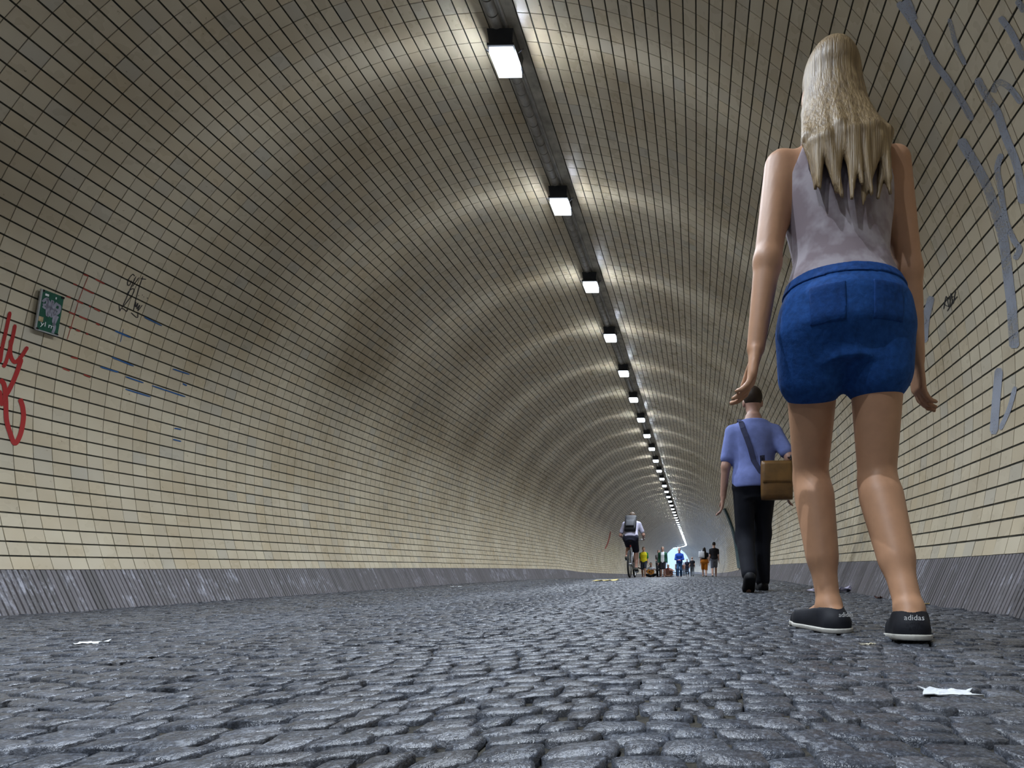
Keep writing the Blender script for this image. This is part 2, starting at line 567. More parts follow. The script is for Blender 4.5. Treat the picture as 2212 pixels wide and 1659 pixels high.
# ------------------------------------------------------------------ ribbed skirting
RIB = 0.0245
def skirt(side, name):
    sx = -1 if side == 'L' else 1
    top = (CX + sx * (HALF_TOP + 0.004), Z_TOP + 0.002); bot = (CX + sx * (HALF_BOT + 0.004), -0.03)
    ns = len(s_nodes)
    off = 0.006
    nx, nz = -sx * (top[1] - bot[1]), (top[0] - bot[0]) * sx
    ln = math.hypot(nx, nz); nx, nz = nx / ln, nz / ln       # towards the room
    prof = [(top[0] + sx * 0.06, top[1]), (top[0], top[1]), (bot[0], bot[1]), (bot[0] + sx * 0.2, bot[1])]
    P = np.concatenate([place(s_nodes, np.full(ns, p[0]), np.full(ns, p[1]))[:, None] for p in prof], 1).reshape(-1, 3)
    i = np.arange(ns - 1)[:, None]; j = np.arange(3)[None]
    q = np.stack([i * 4 + j, i * 4 + j + 1, (i + 1) * 4 + j + 1, (i + 1) * 4 + j], -1).reshape(-1, 4)
    smid = 0.5 * (s_nodes[:-1] + s_nodes[1:])
    mi = np.repeat(np.where((smid > -1.5) & (smid < 22), 1, 0), 3)
    o = link(name, np_mesh(name, P, q, [M_RIB, M_JOINT], False, mi))
    tag(o, kind='structure')
    # ribs
    ss = np.arange(-1.4, 22.0, RIB) + RIB / 2
    nr = len(ss)
    dep = 0.007 + RNG.normal(0, 0.0006, nr)
    hw = RIB / 2 - 0.0028 + RNG.normal(0, 0.0004, nr)
    corners = []
    for lvl, (px_, pz_) in enumerate(((top[0], top[1] - 0.003), (bot[0], bot[1] + 0.02))):
        for d, e in ((0, 1.25), (1, 0.9)):
            for sgn in (-1, 1):
                corners.append(place(ss + sgn * hw * e, px_ + nx * dep * d, pz_ + nz * dep * d))
    Vr = np.stack(corners, 1)      # order: top back -,+ ; top front -,+ ; bottom back ; bottom front
    fr = np.array([[2, 3, 7, 6], [0, 2, 6, 4], [3, 1, 5, 7], [0, 1, 3, 2], [4, 6, 7, 5]])
    Pq = Vr[:, [2, 3, 7, 6]]
    ar = quad_area(Pq)
    order = np.argsort(-ar); big = np.zeros(nr, bool)
    big[[b for b in order[:300] if ar[b] > 0]] = True
    sel = np.where(~big)[0]
    me = np_mesh('ribs', Vr[sel].reshape(-1, 3), (np.arange(len(sel))[:, None, None] * 8 + fr[None]).reshape(-1, 4), M_RIB)
    at = me.attributes.new('tint', 'FLOAT', 'POINT'); at.data.foreach_set('value', np.repeat(RNG.random(len(sel)), 8).astype(np.float32))
    tag(link('skirting_ribs', me, o), kind='stuff')
    for b in np.where(big)[0]:
        link('rib', np_mesh('rib', Vr[b], fr, M_RIB), o)
    return o


base_left = skirt('L', 'baseboard_left')
base_right = skirt('R', 'baseboard_right')


# ------------------------------------------------------------------ floor of granite setts
S_STONE1 = 11.5
fl_lo, fl_hi = CX - HALF_BOT - 0.06, CX + HALF_BOT + 0.06
fs = s_nodes
lat = np.linspace(fl_lo, fl_hi, 13)
Sg, Lg = np.meshgrid(fs, lat, indexing='ij')
zbase = np.where((Sg > -1.5) & (Sg < S_STONE1), -0.0095, -0.004)
P = place(Sg, Lg, zbase).reshape(-1, 3)
nl = len(lat)
i = np.arange(len(fs) - 1)[:, None]; j = np.arange(nl - 1)[None]
q = np.stack([i * nl + j, i * nl + j + 1, (i + 1) * nl + j + 1, (i + 1) * nl + j], -1).reshape(-1, 4)
sm = 0.5 * (fs[:-1] + fs[1:])
floor = link('floor', np_mesh('floor', P, q, [M_JOINT, M_FARFLOOR], True, np.repeat(np.where((sm > -1.5) & (sm < S_STONE1), 0, 1), nl - 1)))
tag(floor, kind='structure')

DU, DV = 0.059, 0.040
def stones():
    us, vs, du, dv = [], [], [], []
    v = -1.3
    while v < S_STONE1 + 0.2:
        rowd = DV * RNG.uniform(0.82, 1.2)
        wds = DU * RNG.uniform(0.70, 1.38, int((fl_hi - fl_lo) / DU * 1.15))
        e = fl_lo + 0.03 + RNG.uniform(0, 0.05) + np.concatenate([[0], np.cumsum(wds)])
        c = 0.5 * (e[1:] + e[:-1]); ok = c < fl_hi - 0.05
        us.append(c[ok]); du.append(wds[ok]); vs.append(np.full(ok.sum(), v)); dv.append(np.full(ok.sum(), rowd))
        v += rowd
    u = np.concatenate(us); v = np.concatenate(vs); du = np.concatenate(du); dv = np.concatenate(dv)
    n = len(u)
    # corners of every stone, jittered
    U4 = u[:, None] + np.array([-.5, .5, .5, -.5])[None] * du[:, None] + RNG.normal(0, 0.0040, (n, 4)); V4 = v[:, None] + np.array([-.5, -.5, .5, .5])[None] * dv[:, None] + RNG.normal(0, 0.0038, (n, 4))
    # laid in shallow arcs, wandering a little
    def warp(U, V):
        amp = 0.03 + 0.05 * np.clip((0.4 - U) / 2.0, 0, 1)
        arc = amp * np.cos(2 * np.pi * (U + 0.25 * np.sin(V * 0.7)) / 1.35)
        return U + 0.02 * np.sin(V * 2.1 + 1.0) + 0.012 * np.sin(V * 6.3 + U * 3), V + arc + 0.02 * np.sin(U * 3.7)
    K = 10
    th = 2 * np.pi * (np.arange(K) + 0.5) / K
    sx = np.sign(np.cos(th)) * np.abs(np.cos(th)) ** 0.42; sy = np.sign(np.sin(th)) * np.abs(np.sin(th)) ** 0.42
    gap = RNG.uniform(0.0, 0.11, n)
    shr = 1 - gap
    hgt = RNG.normal(0, 0.0016, n)
    tu = RNG.normal(0, 0.024, n); tv = RNG.normal(0, 0.024, n)
    def ringpts(scale, z, wob):
        a = 0.5 * (1 + sx[None] * scale[:, None] * (1 + RNG.normal(0, wob, (n, K)))); b = 0.5 * (1 + sy[None] * scale[:, None] * (1 + RNG.normal(0, wob, (n, K))))
        pu = U4[:, 0:1] * (1 - a) * (1 - b) + U4[:, 1:2] * a * (1 - b) + U4[:, 2:3] * a * b + U4[:, 3:4] * (1 - a) * b
        pv = V4[:, 0:1] * (1 - a) * (1 - b) + V4[:, 1:2] * a * (1 - b) + V4[:, 2:3] * a * b + V4[:, 3:4] * (1 - a) * b
        zz = z + hgt[:, None] + tu[:, None] * (pu - u[:, None]) + tv[:, None] * (pv - v[:, None])
        pu, pv = warp(pu, pv)
        return np.stack([pu, pv, zz], -1)
    r0 = ringpts(shr * 1.0, -0.024, 0.02); r0[:, :, 2] = -0.022
    r1 = ringpts(shr * 0.985, -0.0024 + RNG.normal(0, 0.0006, (n, K)), 0.045)
    r2 = ringpts(shr * 0.88, -0.0004 + RNG.normal(0, 0.0005, (n, K)), 0.04)
    cc_u, cc_v = warp(U4.mean(1), V4.mean(1))
    c = np.stack([cc_u, cc_v, 0.0006 + hgt], -1)[:, None]
    L = np.concatenate([r0, r1, r2, c], 1)      # 31 points
    PP = place(L[..., 1], L[..., 0], L[..., 2])
    k = np.arange(K); k2 = (k + 1) % K
    tris = []
    for lo, hi in ((0, K), (K, 2 * K)):
        tris += [np.stack([lo + k, lo + k2, hi + k2], -1), np.stack([lo + k, hi + k2, hi + k], -1)]
    tris.append(np.stack([2 * K + k, 2 * K + k2, np.full(K, 3 * K)], -1))
    tris = np.concatenate(tris)
    keep = (L[:, -1, 0] > fl_lo + 0.05) & (L[:, -1, 0] < fl_hi - 0.05)
    PP = PP[keep]
    ar = quad_area(PP[:, [K, K + 2, K + 5, K + 7]])
    order = np.argsort(-ar)[:300]
    big = np.zeros(len(PP), bool); big[order] = True
    tt = RNG.random(len(PP))
    rest = np.where(~big)[0]
    me = np_mesh('setts', PP[rest].reshape(-1, 3), (np.arange(len(rest))[:, None, None] * (3 * K + 1) + tris[None]).reshape(-1, 3), M_STONE, True)
    at = me.attributes.new('tint', 'FLOAT', 'POINT'); at.data.foreach_set('value', np.repeat(tt[rest], 3 * K + 1).astype(np.float32))
    tag(link('cobblestones', me, floor), kind='stuff')
    for b in np.where(big)[0]:
        link('cobblestone', np_mesh('cobblestone', PP[b], tris, M_STONE, True), floor)
    print('stones', len(PP), 'tiles', nT)


stones()

# ------------------------------------------------------------------ conduit along the crown
conduit = empty('cable_conduit', tuple(place(3.0, CX, CZ + R - 0.05)))
tag(conduit, 'grey half-round cable conduit of short covers along the tunnel crown', 'conduit')
bpy.context.view_layer.update()
conduit_inv = Matrix.Translation(-conduit.location)
def half_pipe(s0, s1, r, latc, zc, n=8):
    th = np.linspace(-math.pi * 0.52, math.pi * 0.52, n + 1)
    a = []
    for s, rr in ((s0 + 0.002, r - 0.003), (s0 + 0.004, r), (s1 - 0.004, r), (s1 - 0.002, r - 0.003)):
        a.append(place(np.full(n + 1, s), latc + rr * np.sin(th), zc - rr * np.cos(th)))
    P = np.concatenate(a)
    m = n + 1
    q = []
    for k in range(3):
        for i in range(n): q.append([k * m + i, k * m + i + 1, (k + 1) * m + i + 1, (k + 1) * m + i])
    return P - np.array(conduit.location)[None], np.array(q)
z_cr = CZ + R + 0.004
Vc, Qc, nb = [], [], 0
for k in range(int(3.0 / WT) - 20, int(34 / WT)):
    s0 = k * WT
    Pk, qk = half_pipe(s0, s0 + WT, 0.0385, CX - 0.008, z_cr, 12)
    if 2.9 < s0 < 11:
        link('conduit_cover', np_mesh('conduit_cover', Pk, qk, M_PIPE), conduit)
    else:
        Vc.append(Pk); Qc.append(qk + nb); nb += len(Pk)
tag(link('conduit_run', np_mesh('conduit_run', np.concatenate(Vc), np.concatenate(Qc), M_PIPE), conduit), kind='stuff')
# mortar bed of the conduit
sm_ = np.arange(S_TILE0, S_TILE1, 0.4)
am_ = np.linspace(idx2ang(NL + 0.04), idx2ang(NL + GAP - 0.04), 7)
xm_, zm_ = arch(am_, R - 0.001)
Pb = place(sm_[:, None], xm_[None], zm_[None]).reshape(-1, 3) - np.array(conduit.location)[None]
ib = np.arange(len(sm_) - 1)[:, None]; jb = np.arange(6)[None]
link('mortar_bed', np_mesh('mortar_bed', Pb, np.stack([ib * 7 + jb, ib * 7 + jb + 1, (ib + 1) * 7 + jb + 1, (ib + 1) * 7 + jb], -1).reshape(-1, 4), M_MORTAR, True), conduit)
# slim cable beside it
sc_ = np.arange(0.8, 58, 0.3)
pts = place(sc_, np.full(len(sc_), CX + 0.055), np.full(len(sc_), CZ + R - 0.002)) - np.array(conduit.location)[None]
MB().tube([tuple(p) for p in pts], 0.012, 8).build('cable', M_PIPE, conduit, True)

# ------------------------------------------------------------------ ceiling lamps
ORD = ['first', 'second', 'third', 'fourth', 'fifth', 'sixth', 'seventh', 'eighth', 'ninth', 'tenth', 'eleventh', 'twelfth',
       'thirteenth', 'fourteenth', 'fifteenth', 'sixteenth', 'seventeenth', 'eighteenth', 'nineteenth', 'twentieth']
for tens in ('twenty', 'thirty', 'forty'):
    ORD += [tens + '-' + w for w in ORD[:9]] + [{'twenty': 'thirtieth', 'thirty': 'fortieth', 'forty': 'fiftieth'}[tens]]
ORD.append('fifty-first')
def lamp_photometry():
    """light distribution of the lamp: a wide beam down plus a thin fan across the tunnel"""
    va = list(range(0, 181, 3)); ha = list(range(0, 91, 3))
    rows_ = []
    for h in ha:
        r = []
        for v in va:
            t, p = math.radians(v), math.radians(h)
            down = max(0.0, math.cos(t)) * max(0.0, 1 - LAMP_EDGE * math.tan(t)) if v < 89 else 0.0
            along = math.sin(t) * (math.cos(p) if FAN_AXIS == 0 else math.sin(p))
            al = math.degrees(math.asin(min(1, abs(along))))
            fan = LAMP_FAN * max(0.12, math.cos(t)) ** 0.6 * math.exp(-(al / 9.0) ** 2) * min(1, max(0, (v - 35) / 25.0)) * min(1, max(0, (135 - v) / 20.0))
            r.append(14.15 * (down + fan))
        rows_.append(r)
    L = ['IESNA:LM-63-1995', 'TILT=NONE', '1 -1 1 %d %d 1 2 0 0 0' % (len(va), len(ha)), '1 1 1', ' '.join('%d' % v for v in va), ' '.join('%d' % h for h in ha)]
    L += [' '.join('%.4f' % c for c in r) for r in rows_]
    t = bpy.data.texts.new('lamp_photometry'); t.write('\n'.join(L) + '\n')
    return t
def make_lamp():
    t = empty('ceiling_lamp')
    MB().box((0, 0, -0.045), (0.15, 0.17, 0.09), taper=1.15).box((0, 0, -0.098), (0.175, 0.19, 0.016)).build('housing', M_HOUSING, t)
    d = MB()
    d.box((0, 0, -0.150), (0.125, 0.135, 0.012), taper=1.25)
    d.box((0, 0, -0.125), (0.156, 0.168, 0.038))
    dm = d.mesh('diffuser', M_DIFF)
    link('diffuser', dm, t)
    for sx in (-1, 1):
        w_ = MB(); x_ = sx * 0.0795
        w_.v = [(x_, -0.05, -0.136), (x_, 0.05, -0.136), (x_, 0.05, -0.112), (x_, -0.05, -0.112)]
        w_.f = [[0, 1, 2, 3] if sx > 0 else [3, 2, 1, 0]]
        w_.build('side_window', M_SIDE, t)
    for sx in (-1, 1):
        MB().tube([(sx * 0.085, -0.02, -0.09), (sx * 0.115, -0.03, -0.075), (sx * 0.125, -0.02, -0.055), (sx * 0.095, 0.0, -0.05)], 0.003, 6).build('wire_clip', M_WIRE, t)
    ld = bpy.data.lights.new('lamp_light', 'POINT')
    ld.shadow_soft_size = 0.02
    ld.energy = LAMP_W; ld.color = LAMP_COL
    ld.use_nodes = True
    nt = ld.node_tree
    em = next(n for n in nt.nodes if n.type == 'EMISSION')
    ie = nt.nodes.new('ShaderNodeTexIES'); ie.mode = 'INTERNAL'; ie.ies = lamp_photometry()
    nt.links.new(ie.outputs[0], em.inputs['Strength'])
    lo = bpy.data.objects.new('lamp_light', ld); COL.objects.link(lo); lo.parent = t; lo.location = (0, 0, -0.178)
    return t
def copy_tree(o):
    c = o.copy(); COL.objects.link(c)
    for ch in list(o.children):
        d = ch.copy(); COL.objects.link(d); d.parent = c
    return c
lamp0 = make_lamp()
LS0, LSP = 3.40, 1.366
for k in range(-5, 51):
    s = LS0 + k * LSP
    o = lamp0 if k == -5 else copy_tree(lamp0)
    o.location = tuple(place(s, CX + 0.015, CZ + R - 0.03))
    o.rotation_euler = (0, 0, max(0, s - BEND0) / BENDR)
    if k < 0: lab = '%s ceiling lamp out of the picture, counted back towards the viewer' % ORD[-k - 1]
    elif k == 0: lab = 'nearest and largest ceiling lamp, at the top edge of the picture'
    else: lab = '%s white box lamp along the tunnel crown, counted from the viewer' % ORD[k]
    tag(o, lab, 'lamp', 'lamps along the tunnel crown')

#@@PART2
# ------------------------------------------------------------------ figures: distance fields turned into one continuous skin
def V3(*a): return np.array(a, float)


def rcone(a, b, r1, r2):
    a = np.asarray(a, float); b = np.asarray(b, float)
    ba = b - a; L2 = max(ba @ ba, 1e-9)
    def fn(P):
        h = np.clip(((P - a) @ ba) / L2, 0, 1)
        return np.linalg.norm(P - a - h[..., None] * ba, axis=-1) - (r1 + (r2 - r1) * h)
    m = max(r1, r2)
    return fn, np.minimum(a, b) - m, np.maximum(a, b) + m


def ellip(c, r, M=None):
    c = np.asarray(c, float); r = np.asarray(r, float)
    def fn(P):
        q = P - c
        if M is not None: q = q @ M
        k0 = np.linalg.norm(q / r, axis=-1); k1 = np.linalg.norm(q / (r * r), axis=-1)
        return k0 * (k0 - 1.0) / np.maximum(k1, 1e-6)
    m = r.max()
    return fn, c - m, c + m


def loft(o, M, secs, inf=0.0):
    """stack of ellipses; M columns are right, forward, up of the part; secs rows z, cx, cy, rx, ry"""
    o = np.asarray(o, float); S = np.array(secs, float)
    zz = np.linspace(S[0, 0], S[-1, 0], 60)
    tab = [np.interp(zz, S[:, 0], S[:, k]) for k in range(1, 5)]
    kk = np.array([1, 2, 3, 2, 1.0]); kk /= kk.sum()
    tab = [np.convolve(np.pad(t, 2, mode='edge'), kk, mode='valid') for t in tab]
    def fn(P):
        q = (P - o) @ M
        z = np.clip(q[..., 2], zz[0], zz[-1])
        cx, cy, rx, ry = (np.interp(z, zz, t) for t in tab)
        rx = rx + inf; ry = ry + inf
        k = np.sqrt(((q[..., 0] - cx) / rx) ** 2 + ((q[..., 1] - cy) / ry) ** 2)
        d = (k - 1) * np.minimum(rx, ry)
        dz = np.abs(q[..., 2] - z)
        return np.where(dz > 0, np.sqrt(np.maximum(d, 0) ** 2 + dz ** 2) - 0.0, d)
    pts = []
    for z, cx, cy, rx, ry in S:
        for sx in (-1, 1):
            for sy in (-1, 1):
                pts.append(o + M @ V3(cx + sx * (rx + inf), cy + sy * (ry + inf), z))
    pts = np.array(pts)
    return fn, pts.min(0), pts.max(0)


def surface(prims, h, clips=()):
    """prims: list of ((fn, lo, hi), k); union with smooth blends, cut by clip functions, meshed"""
    lo = np.min([p[0][1] for p in prims], 0) - 3 * h - 0.02; hi = np.max([p[0][2] for p in prims], 0) + 3 * h + 0.02
    n = np.ceil((hi - lo) / h).astype(int) + 1
    ax = [lo[i] + h * np.arange(n[i]) for i in range(3)]
    G = np.full(n, 0.5, np.float32)
    for (fn, l, u), k in prims:
        pad = k + 3 * h
        i0 = np.maximum(((l - pad - lo) / h).astype(int), 0); i1 = np.minimum(np.ceil((u + pad - lo) / h).astype(int) + 1, n)
        sl = tuple(slice(a, b) for a, b in zip(i0, i1))
        P = np.stack(np.meshgrid(ax[0][sl[0]], ax[1][sl[1]], ax[2][sl[2]], indexing='ij'), -1)
        d = fn(P).astype(np.float32)
        g = G[sl]
        if k > 0:
            e = np.maximum(k - np.abs(g - d), 0) / k
            G[sl] = np.minimum(g, d) - e * e * k * 0.25
        else:
            G[sl] = np.minimum(g, d)
    if clips:
        P = np.stack(np.meshgrid(*ax, indexing='ij'), -1)
        for c in clips: G = np.maximum(G, c(P).astype(np.float32))
    ins = G < 0
    nx, ny, nz = G.shape
    cs = [(i, j, k) for i in (0, 1) for j in (0, 1) for k in (0, 1)]
    sub = lambda A, c: A[c[0]:nx - 1 + c[0], c[1]:ny - 1 + c[1], c[2]:nz - 1 + c[2]]
    cnt = sum(sub(ins, c).astype(np.int8) for c in cs)
    cell = np.argwhere((cnt > 0) & (cnt < 8))
    if len(cell) == 0: return np.zeros((0, 3)), np.zeros((0, 4), int)
    idx = np.full((nx - 1, ny - 1, nz - 1), -1, np.int32); idx[tuple(cell.T)] = np.arange(len(cell))
    acc = np.zeros((len(cell), 3)); num = np.zeros(len(cell))
    for a in cs:
        for b in cs:
            d = tuple(b[i] - a[i] for i in range(3))
            if sum(d) != 1 or min(d) < 0: continue
            va = G[tuple((cell + a).T)]; vb = G[tuple((cell + b).T)]
            x = (va < 0) != (vb < 0)
            t = np.where(x, va / np.where(x, va - vb, 1), 0)
            acc += np.where(x[:, None], np.array(a)[None] + t[:, None] * np.array(d)[None], 0); num += x
    Vt = lo + h * (cell + acc / num[:, None])
    Q = []
    for axn in range(3):
        e = [0, 0, 0]; e[axn] = 1
        s0 = ins[:nx - e[0], :ny - e[1], :nz - e[2]]; s1 = ins[e[0]:, e[1]:, e[2]:]
        ed = np.argwhere(s0 != s1)
        o1, o2 = [i for i in range(3) if i != axn]
        ok = (ed[:, o1] > 0) & (ed[:, o2] > 0) & (ed[:, o1] < G.shape[o1] - 1) & (ed[:, o2] < G.shape[o2] - 1)
        ed = ed[ok]
        flip = s0[tuple(ed.T)]
        def at(d1, d2):
            c = ed.copy(); c[:, o1] -= d1; c[:, o2] -= d2
            return idx[tuple(c.T)]
        q = np.stack([at(1, 1), at(0, 1), at(0, 0), at(1, 0)], -1)
        if axn == 1: flip = ~flip
        q[~flip] = q[~flip][:, ::-1]
        Q.append(q)
    Q = np.concatenate(Q)
    Q = Q[(Q >= 0).all(1)]
    return Vt, Q


def skin_obj(name, prims, h, mat, parent, clips=()):
    Vt, Q = surface(prims, h, clips)
    if len(Vt) == 0: return None
    return link(name, np_mesh(name, Vt, Q, mat, True), parent)


def ik(a, b, l1, l2, pole):
    a = np.asarray(a, float); b = np.asarray(b, float)
    d = b - a; L = np.linalg.norm(d)
    mx = (l1 + l2) * 0.999
    if L > mx: b = a + d / L * mx; d = b - a; L = mx
    u = d / L
    x = (l1 * l1 - l2 * l2 + L * L) / (2 * L)
    y = math.sqrt(max(l1 * l1 - x * x, 0))
    p = np.asarray(pole, float); p = p - u * (p @ u); p /= np.linalg.norm(p)
    return a + u * x + p * y, b


def rotm(ax, ang):
    return np.array(Matrix.Rotation(ang, 3, ax))


SKIN = {}
def skin_mat(c):
    if c not in SKIN: SKIN[c] = simple('skin', c, 0.5, 0, 0.06, 25, spec=0.4)
    return SKIN[c]


CLOTH = {}
def cloth(c, rough=0.85):
    if c not in CLOTH: CLOTH[c] = simple('fabric', c, rough, 0, 0.13, 18, 0.15, 0.25)
    return CLOTH[c]


def person(label, pos, heading, Hm, vox, sex='m', feet=((-0.06, 0.1, 0, 0), (0.06, -0.1, 0, 0)), hands=None, lean=0.0,
           side=0.0, pelvis=None, head_yaw=0.0, head_pitch=0.0, top=None, sleeve=0.55, sleeve_col=None, hem=0.0, bottom=None, legfrac=2.0,
           hair=(0.05, 0.035, 0.02), hairstyle='short', skin=(0.55, 0.34, 0.24), shoe=(0.02, 0.02, 0.025), sole=None, extra=None,
           elbow=(0, -1, -0.2), knee_pole=(0, 1, 0), group=None, jacket=None, category='person', wide=1.0, hand_axis=None, toe_out=0.0, waist_z=.085):
    root = empty('person', pos, heading)
    tag(root, label, category, group)
    u = Hm
    female = sex == 'f'
    pel = V3(0, 0, 0.525 * u) if pelvis is None else np.asarray(pelvis, float)
    Mt = rotm('Y', side) @ rotm('X', -lean)
    hw = (0.054 if female else 0.05) * u
    shw = (0.098 if female else 0.106) * u * wide
    if female:
        secs = [(-.065, 0, 0, .045, .045), (-.03, 0, -.008, .092, .066), (.02, 0, -.010, .099, .068), (.07, 0, -.002, .082, .054), (.105, 0, 0, .070, .048),
                (.15, 0, .004, .076, .052), (.20, 0, .006, .086, .056), (.245, 0, 0, .088, .048), (.285, 0, -.004, .080, .038), (.31, 0, -.006, .045, .032), (.33, 0, -.004, .030, .030)]
    else:
        secs = [(-.065, 0, 0, .045, .045), (-.03, 0, -.006, .088, .064), (.02, 0, -.006, .090, .065), (.07, 0, 0, .083, .059), (.105, 0, 0, .080, .056),
                (.16, 0, .002, .088, .060), (.21, 0, .002, .098, .063), (.245, 0, -.004, .100, .056), (.275, 0, -.006, .078, .045), (.30, 0, -.006, .050, .038), (.33, 0, -.004, .034, .034)]
    secs = [(z * u, cx * u, cy * u, rx * u * wide, ry * u * wide) for z, cx, cy, rx, ry in secs]
    torso = loft(pel, Mt, secs)
    body = [(torso, 0.0)]
    tl = lambda p: pel + Mt @ np.asarray(p, float) * u
    neck0 = tl((0, -.006, .30)); headc = tl((0, .012, .405))
    Mh = Mt @ rotm('Z', head_yaw) @ rotm('X', -head_pitch)
    hp = lambda p: headc + Mh @ np.asarray(p, float) * u
    body += [(rcone(neck0, hp((0, -.012, -.02)), .031 * u if not female else .026 * u, .029 * u if not female else .025 * u), .02 * u)]
    body += [(ellip(hp((0, -.004, .012)), V3(.0425, .054, .052) * u, Mh), .02 * u), (ellip(hp((0, .012, -.028)), V3(.033, .040, .042) * u, Mh), .015 * u),
             (rcone(hp((0, .049, .004)), hp((0, .061, -.018)), .006 * u, .0085 * u), .008 * u),
             (ellip(hp((0, .045, -.055)), V3(.016, .012, .012) * u, Mh), .012 * u)]
    for sx in (-1, 1):
        body.append((ellip(hp((sx * .044, -.004, -.010)), V3(.007, .014, .019) * u, Mh), .004 * u))
    # legs
    legs = []
    LT, LS = 0.245 * u, 0.245 * u
    for i, sx in ((0, -1), (1, 1)):
        f = feet[i]
        hip = pel + Mt @ V3(sx * hw, 0, -.02 * u)
        ank = V3(f[0] * u, f[1] * u, .045 * u + f[2] * u) if len(f) < 5 else np.asarray(f[4], float)
        kn, ank = ik(hip, ank, LT, LS, knee_pole if not isinstance(knee_pole[0], (tuple, list)) else knee_pole[i])
        pitch = f[3]
        yaw = -sx * toe_out
        fd = V3(-math.sin(yaw) * math.cos(pitch), math.cos(yaw) * math.cos(pitch), -math.sin(pitch))
        fu = np.cross(np.cross(fd, V3(0, 0, 1)), fd); fu /= np.linalg.norm(fu)
        heel = ank - fd * .022 * u - fu * .022 * u; ball = ank + fd * .075 * u - fu * .030 * u; toe = ank + fd * .105 * u - fu * .033 * u
        thick = 1.02 if female else 1.0
        body += [(rcone(hip, kn, .049 * u * thick, .0315 * u), .02 * u), (rcone(kn, ank, .030 * u, .0205 * u), .012 * u)]
        ax_ = (ank - kn) / np.linalg.norm(ank - kn)
        bk = -fd + ax_ * (fd @ ax_); bk /= max(np.linalg.norm(bk), 1e-6)
        body.append((rcone(kn + ax_ * .04 * u + bk * .008 * u, kn + ax_ * .15 * u + bk * .003 * u, .030 * u, .0205 * u), .03 * u))
        body += [(rcone(ank, heel, .021 * u, .018 * u), .01 * u), (rcone(heel, ball, .017 * u, .016 * u), .01 * u), (rcone(ank, ball, .018 * u, .015 * u), .012 * u), (rcone(ball, toe, .017 * u, .012 * u), .008 * u)]
        legs.append((hip, kn, ank, fd, fu, heel, ball, toe))
    # arms
    arms = []
    UA, FA = .172 * u, .145 * u
    for i, sx in ((0, -1), (1, 1)):
        sh = pel + Mt @ V3(sx * shw, -.006 * u, (.266 if female else .250) * u)
        tgt = np.asarray(hands[i], float) * u if hands is not None else V3(sx * .135 * u, .02 * u, .47 * u)
        el, wr = ik(sh, tgt, UA, FA, (elbow[0] * sx, elbow[1], elbow[2]))
        body += [(rcone(sh, el, .0285 * u * (1 if not female else .9), .0225 * u), .025 * u), (rcone(el, wr, .0225 * u, .0150 * u), .01 * u)]
        fdv = (wr - el) / np.linalg.norm(wr - el)
        across = V3(0, 1, 0) if hand_axis is None else np.asarray(hand_axis, float)   # thumb side points forward
        across = across - fdv * (across @ fdv); across /= np.linalg.norm(across)
        nrm = np.cross(fdv, across) * sx
        pk = []
        for k, a in enumerate((-1.5, -.5, .5, 1.5)):
            root_ = wr + fdv * .008 * u + across * a * .006 * u
            kn_ = wr + fdv * (.055 - .003 * abs(a - .5)) * u + across * a * .0098 * u
            body.append((rcone(root_, kn_, .0085 * u, .0072 * u), .006 * u))
            ln = (.040, .047, .050, .045)[k] * u
            dirs = [fdv * .93 - nrm * sx * 0 + nrm * .30, fdv * .75 + nrm * .62, fdv * .45 + nrm * .88]
            p0 = kn_
            for q, fr in enumerate((.45, .32, .25)):
                dv = dirs[q] / np.linalg.norm(dirs[q]); p1 = p0 + dv * ln * fr
                body.append((rcone(p0, p1, (.0056 - .0006 * q) * u, (.0052 - .0007 * q) * u), .0015 * u)); p0 = p1
        t0 = wr + fdv * .012 * u + across * .011 * u; t1 = t0 + (fdv * .6 + across * .75 + nrm * .2) * .028 * u; t2 = t1 + (fdv * .9 + across * .3 + nrm * .25) * .026 * u
        body += [(rcone(t0, t1, .0075 * u, .0062 * u), .004 * u), (rcone(t1, t2, .006 * u, .0045 * u), .001 * u)]
        arms.append((sh, el, wr, fdv, across, nrm))
    skin_obj('body', body, vox, skin_mat(skin), root)
    # clothing
    tz = lambda P: ((P - pel) @ Mt)[..., 2]
    if top:
        pr = [(loft(pel, Mt, [s for s in secs], (.010 if hem > 0 else .019) * u), 0.0)]
        for i in range(2):
            sh, el, wr = arms[i][:3]
            if sleeve > 0 and not sleeve_col:
                if sleeve <= 1: pr.append((rcone(sh, sh + (el - sh) * sleeve, .033 * u, .0335 * u), .03 * u))
                else:
                    pr.append((rcone(sh, el, .033 * u, .029 * u), .03 * u)); pr.append((rcone(el, el + (wr - el) * (sleeve - 1), .030 * u, .023 * u), .012 * u))
        hz = hem * u
        cl = [lambda P: hz - tz(P), lambda P: tz(P) - .300 * u]
        if sleeve == 0: cl.append(lambda P: np.abs(((P - pel) @ Mt)[..., 0]) - .092 * u + np.maximum(tz(P) - .22 * u, 0) * .5)
        skin_obj('shirt', pr, vox, top if not isinstance(top, tuple) else cloth(top), root, cl)
        if sleeve_col:
            for i in range(2):
                sh, el, wr = arms[i][:3]
                skin_obj('sleeve', [(rcone(sh + (sh - el) * .02, sh + (el - sh) * sleeve, .0345 * u, .034 * u), 0)], vox, cloth(sleeve_col), root)
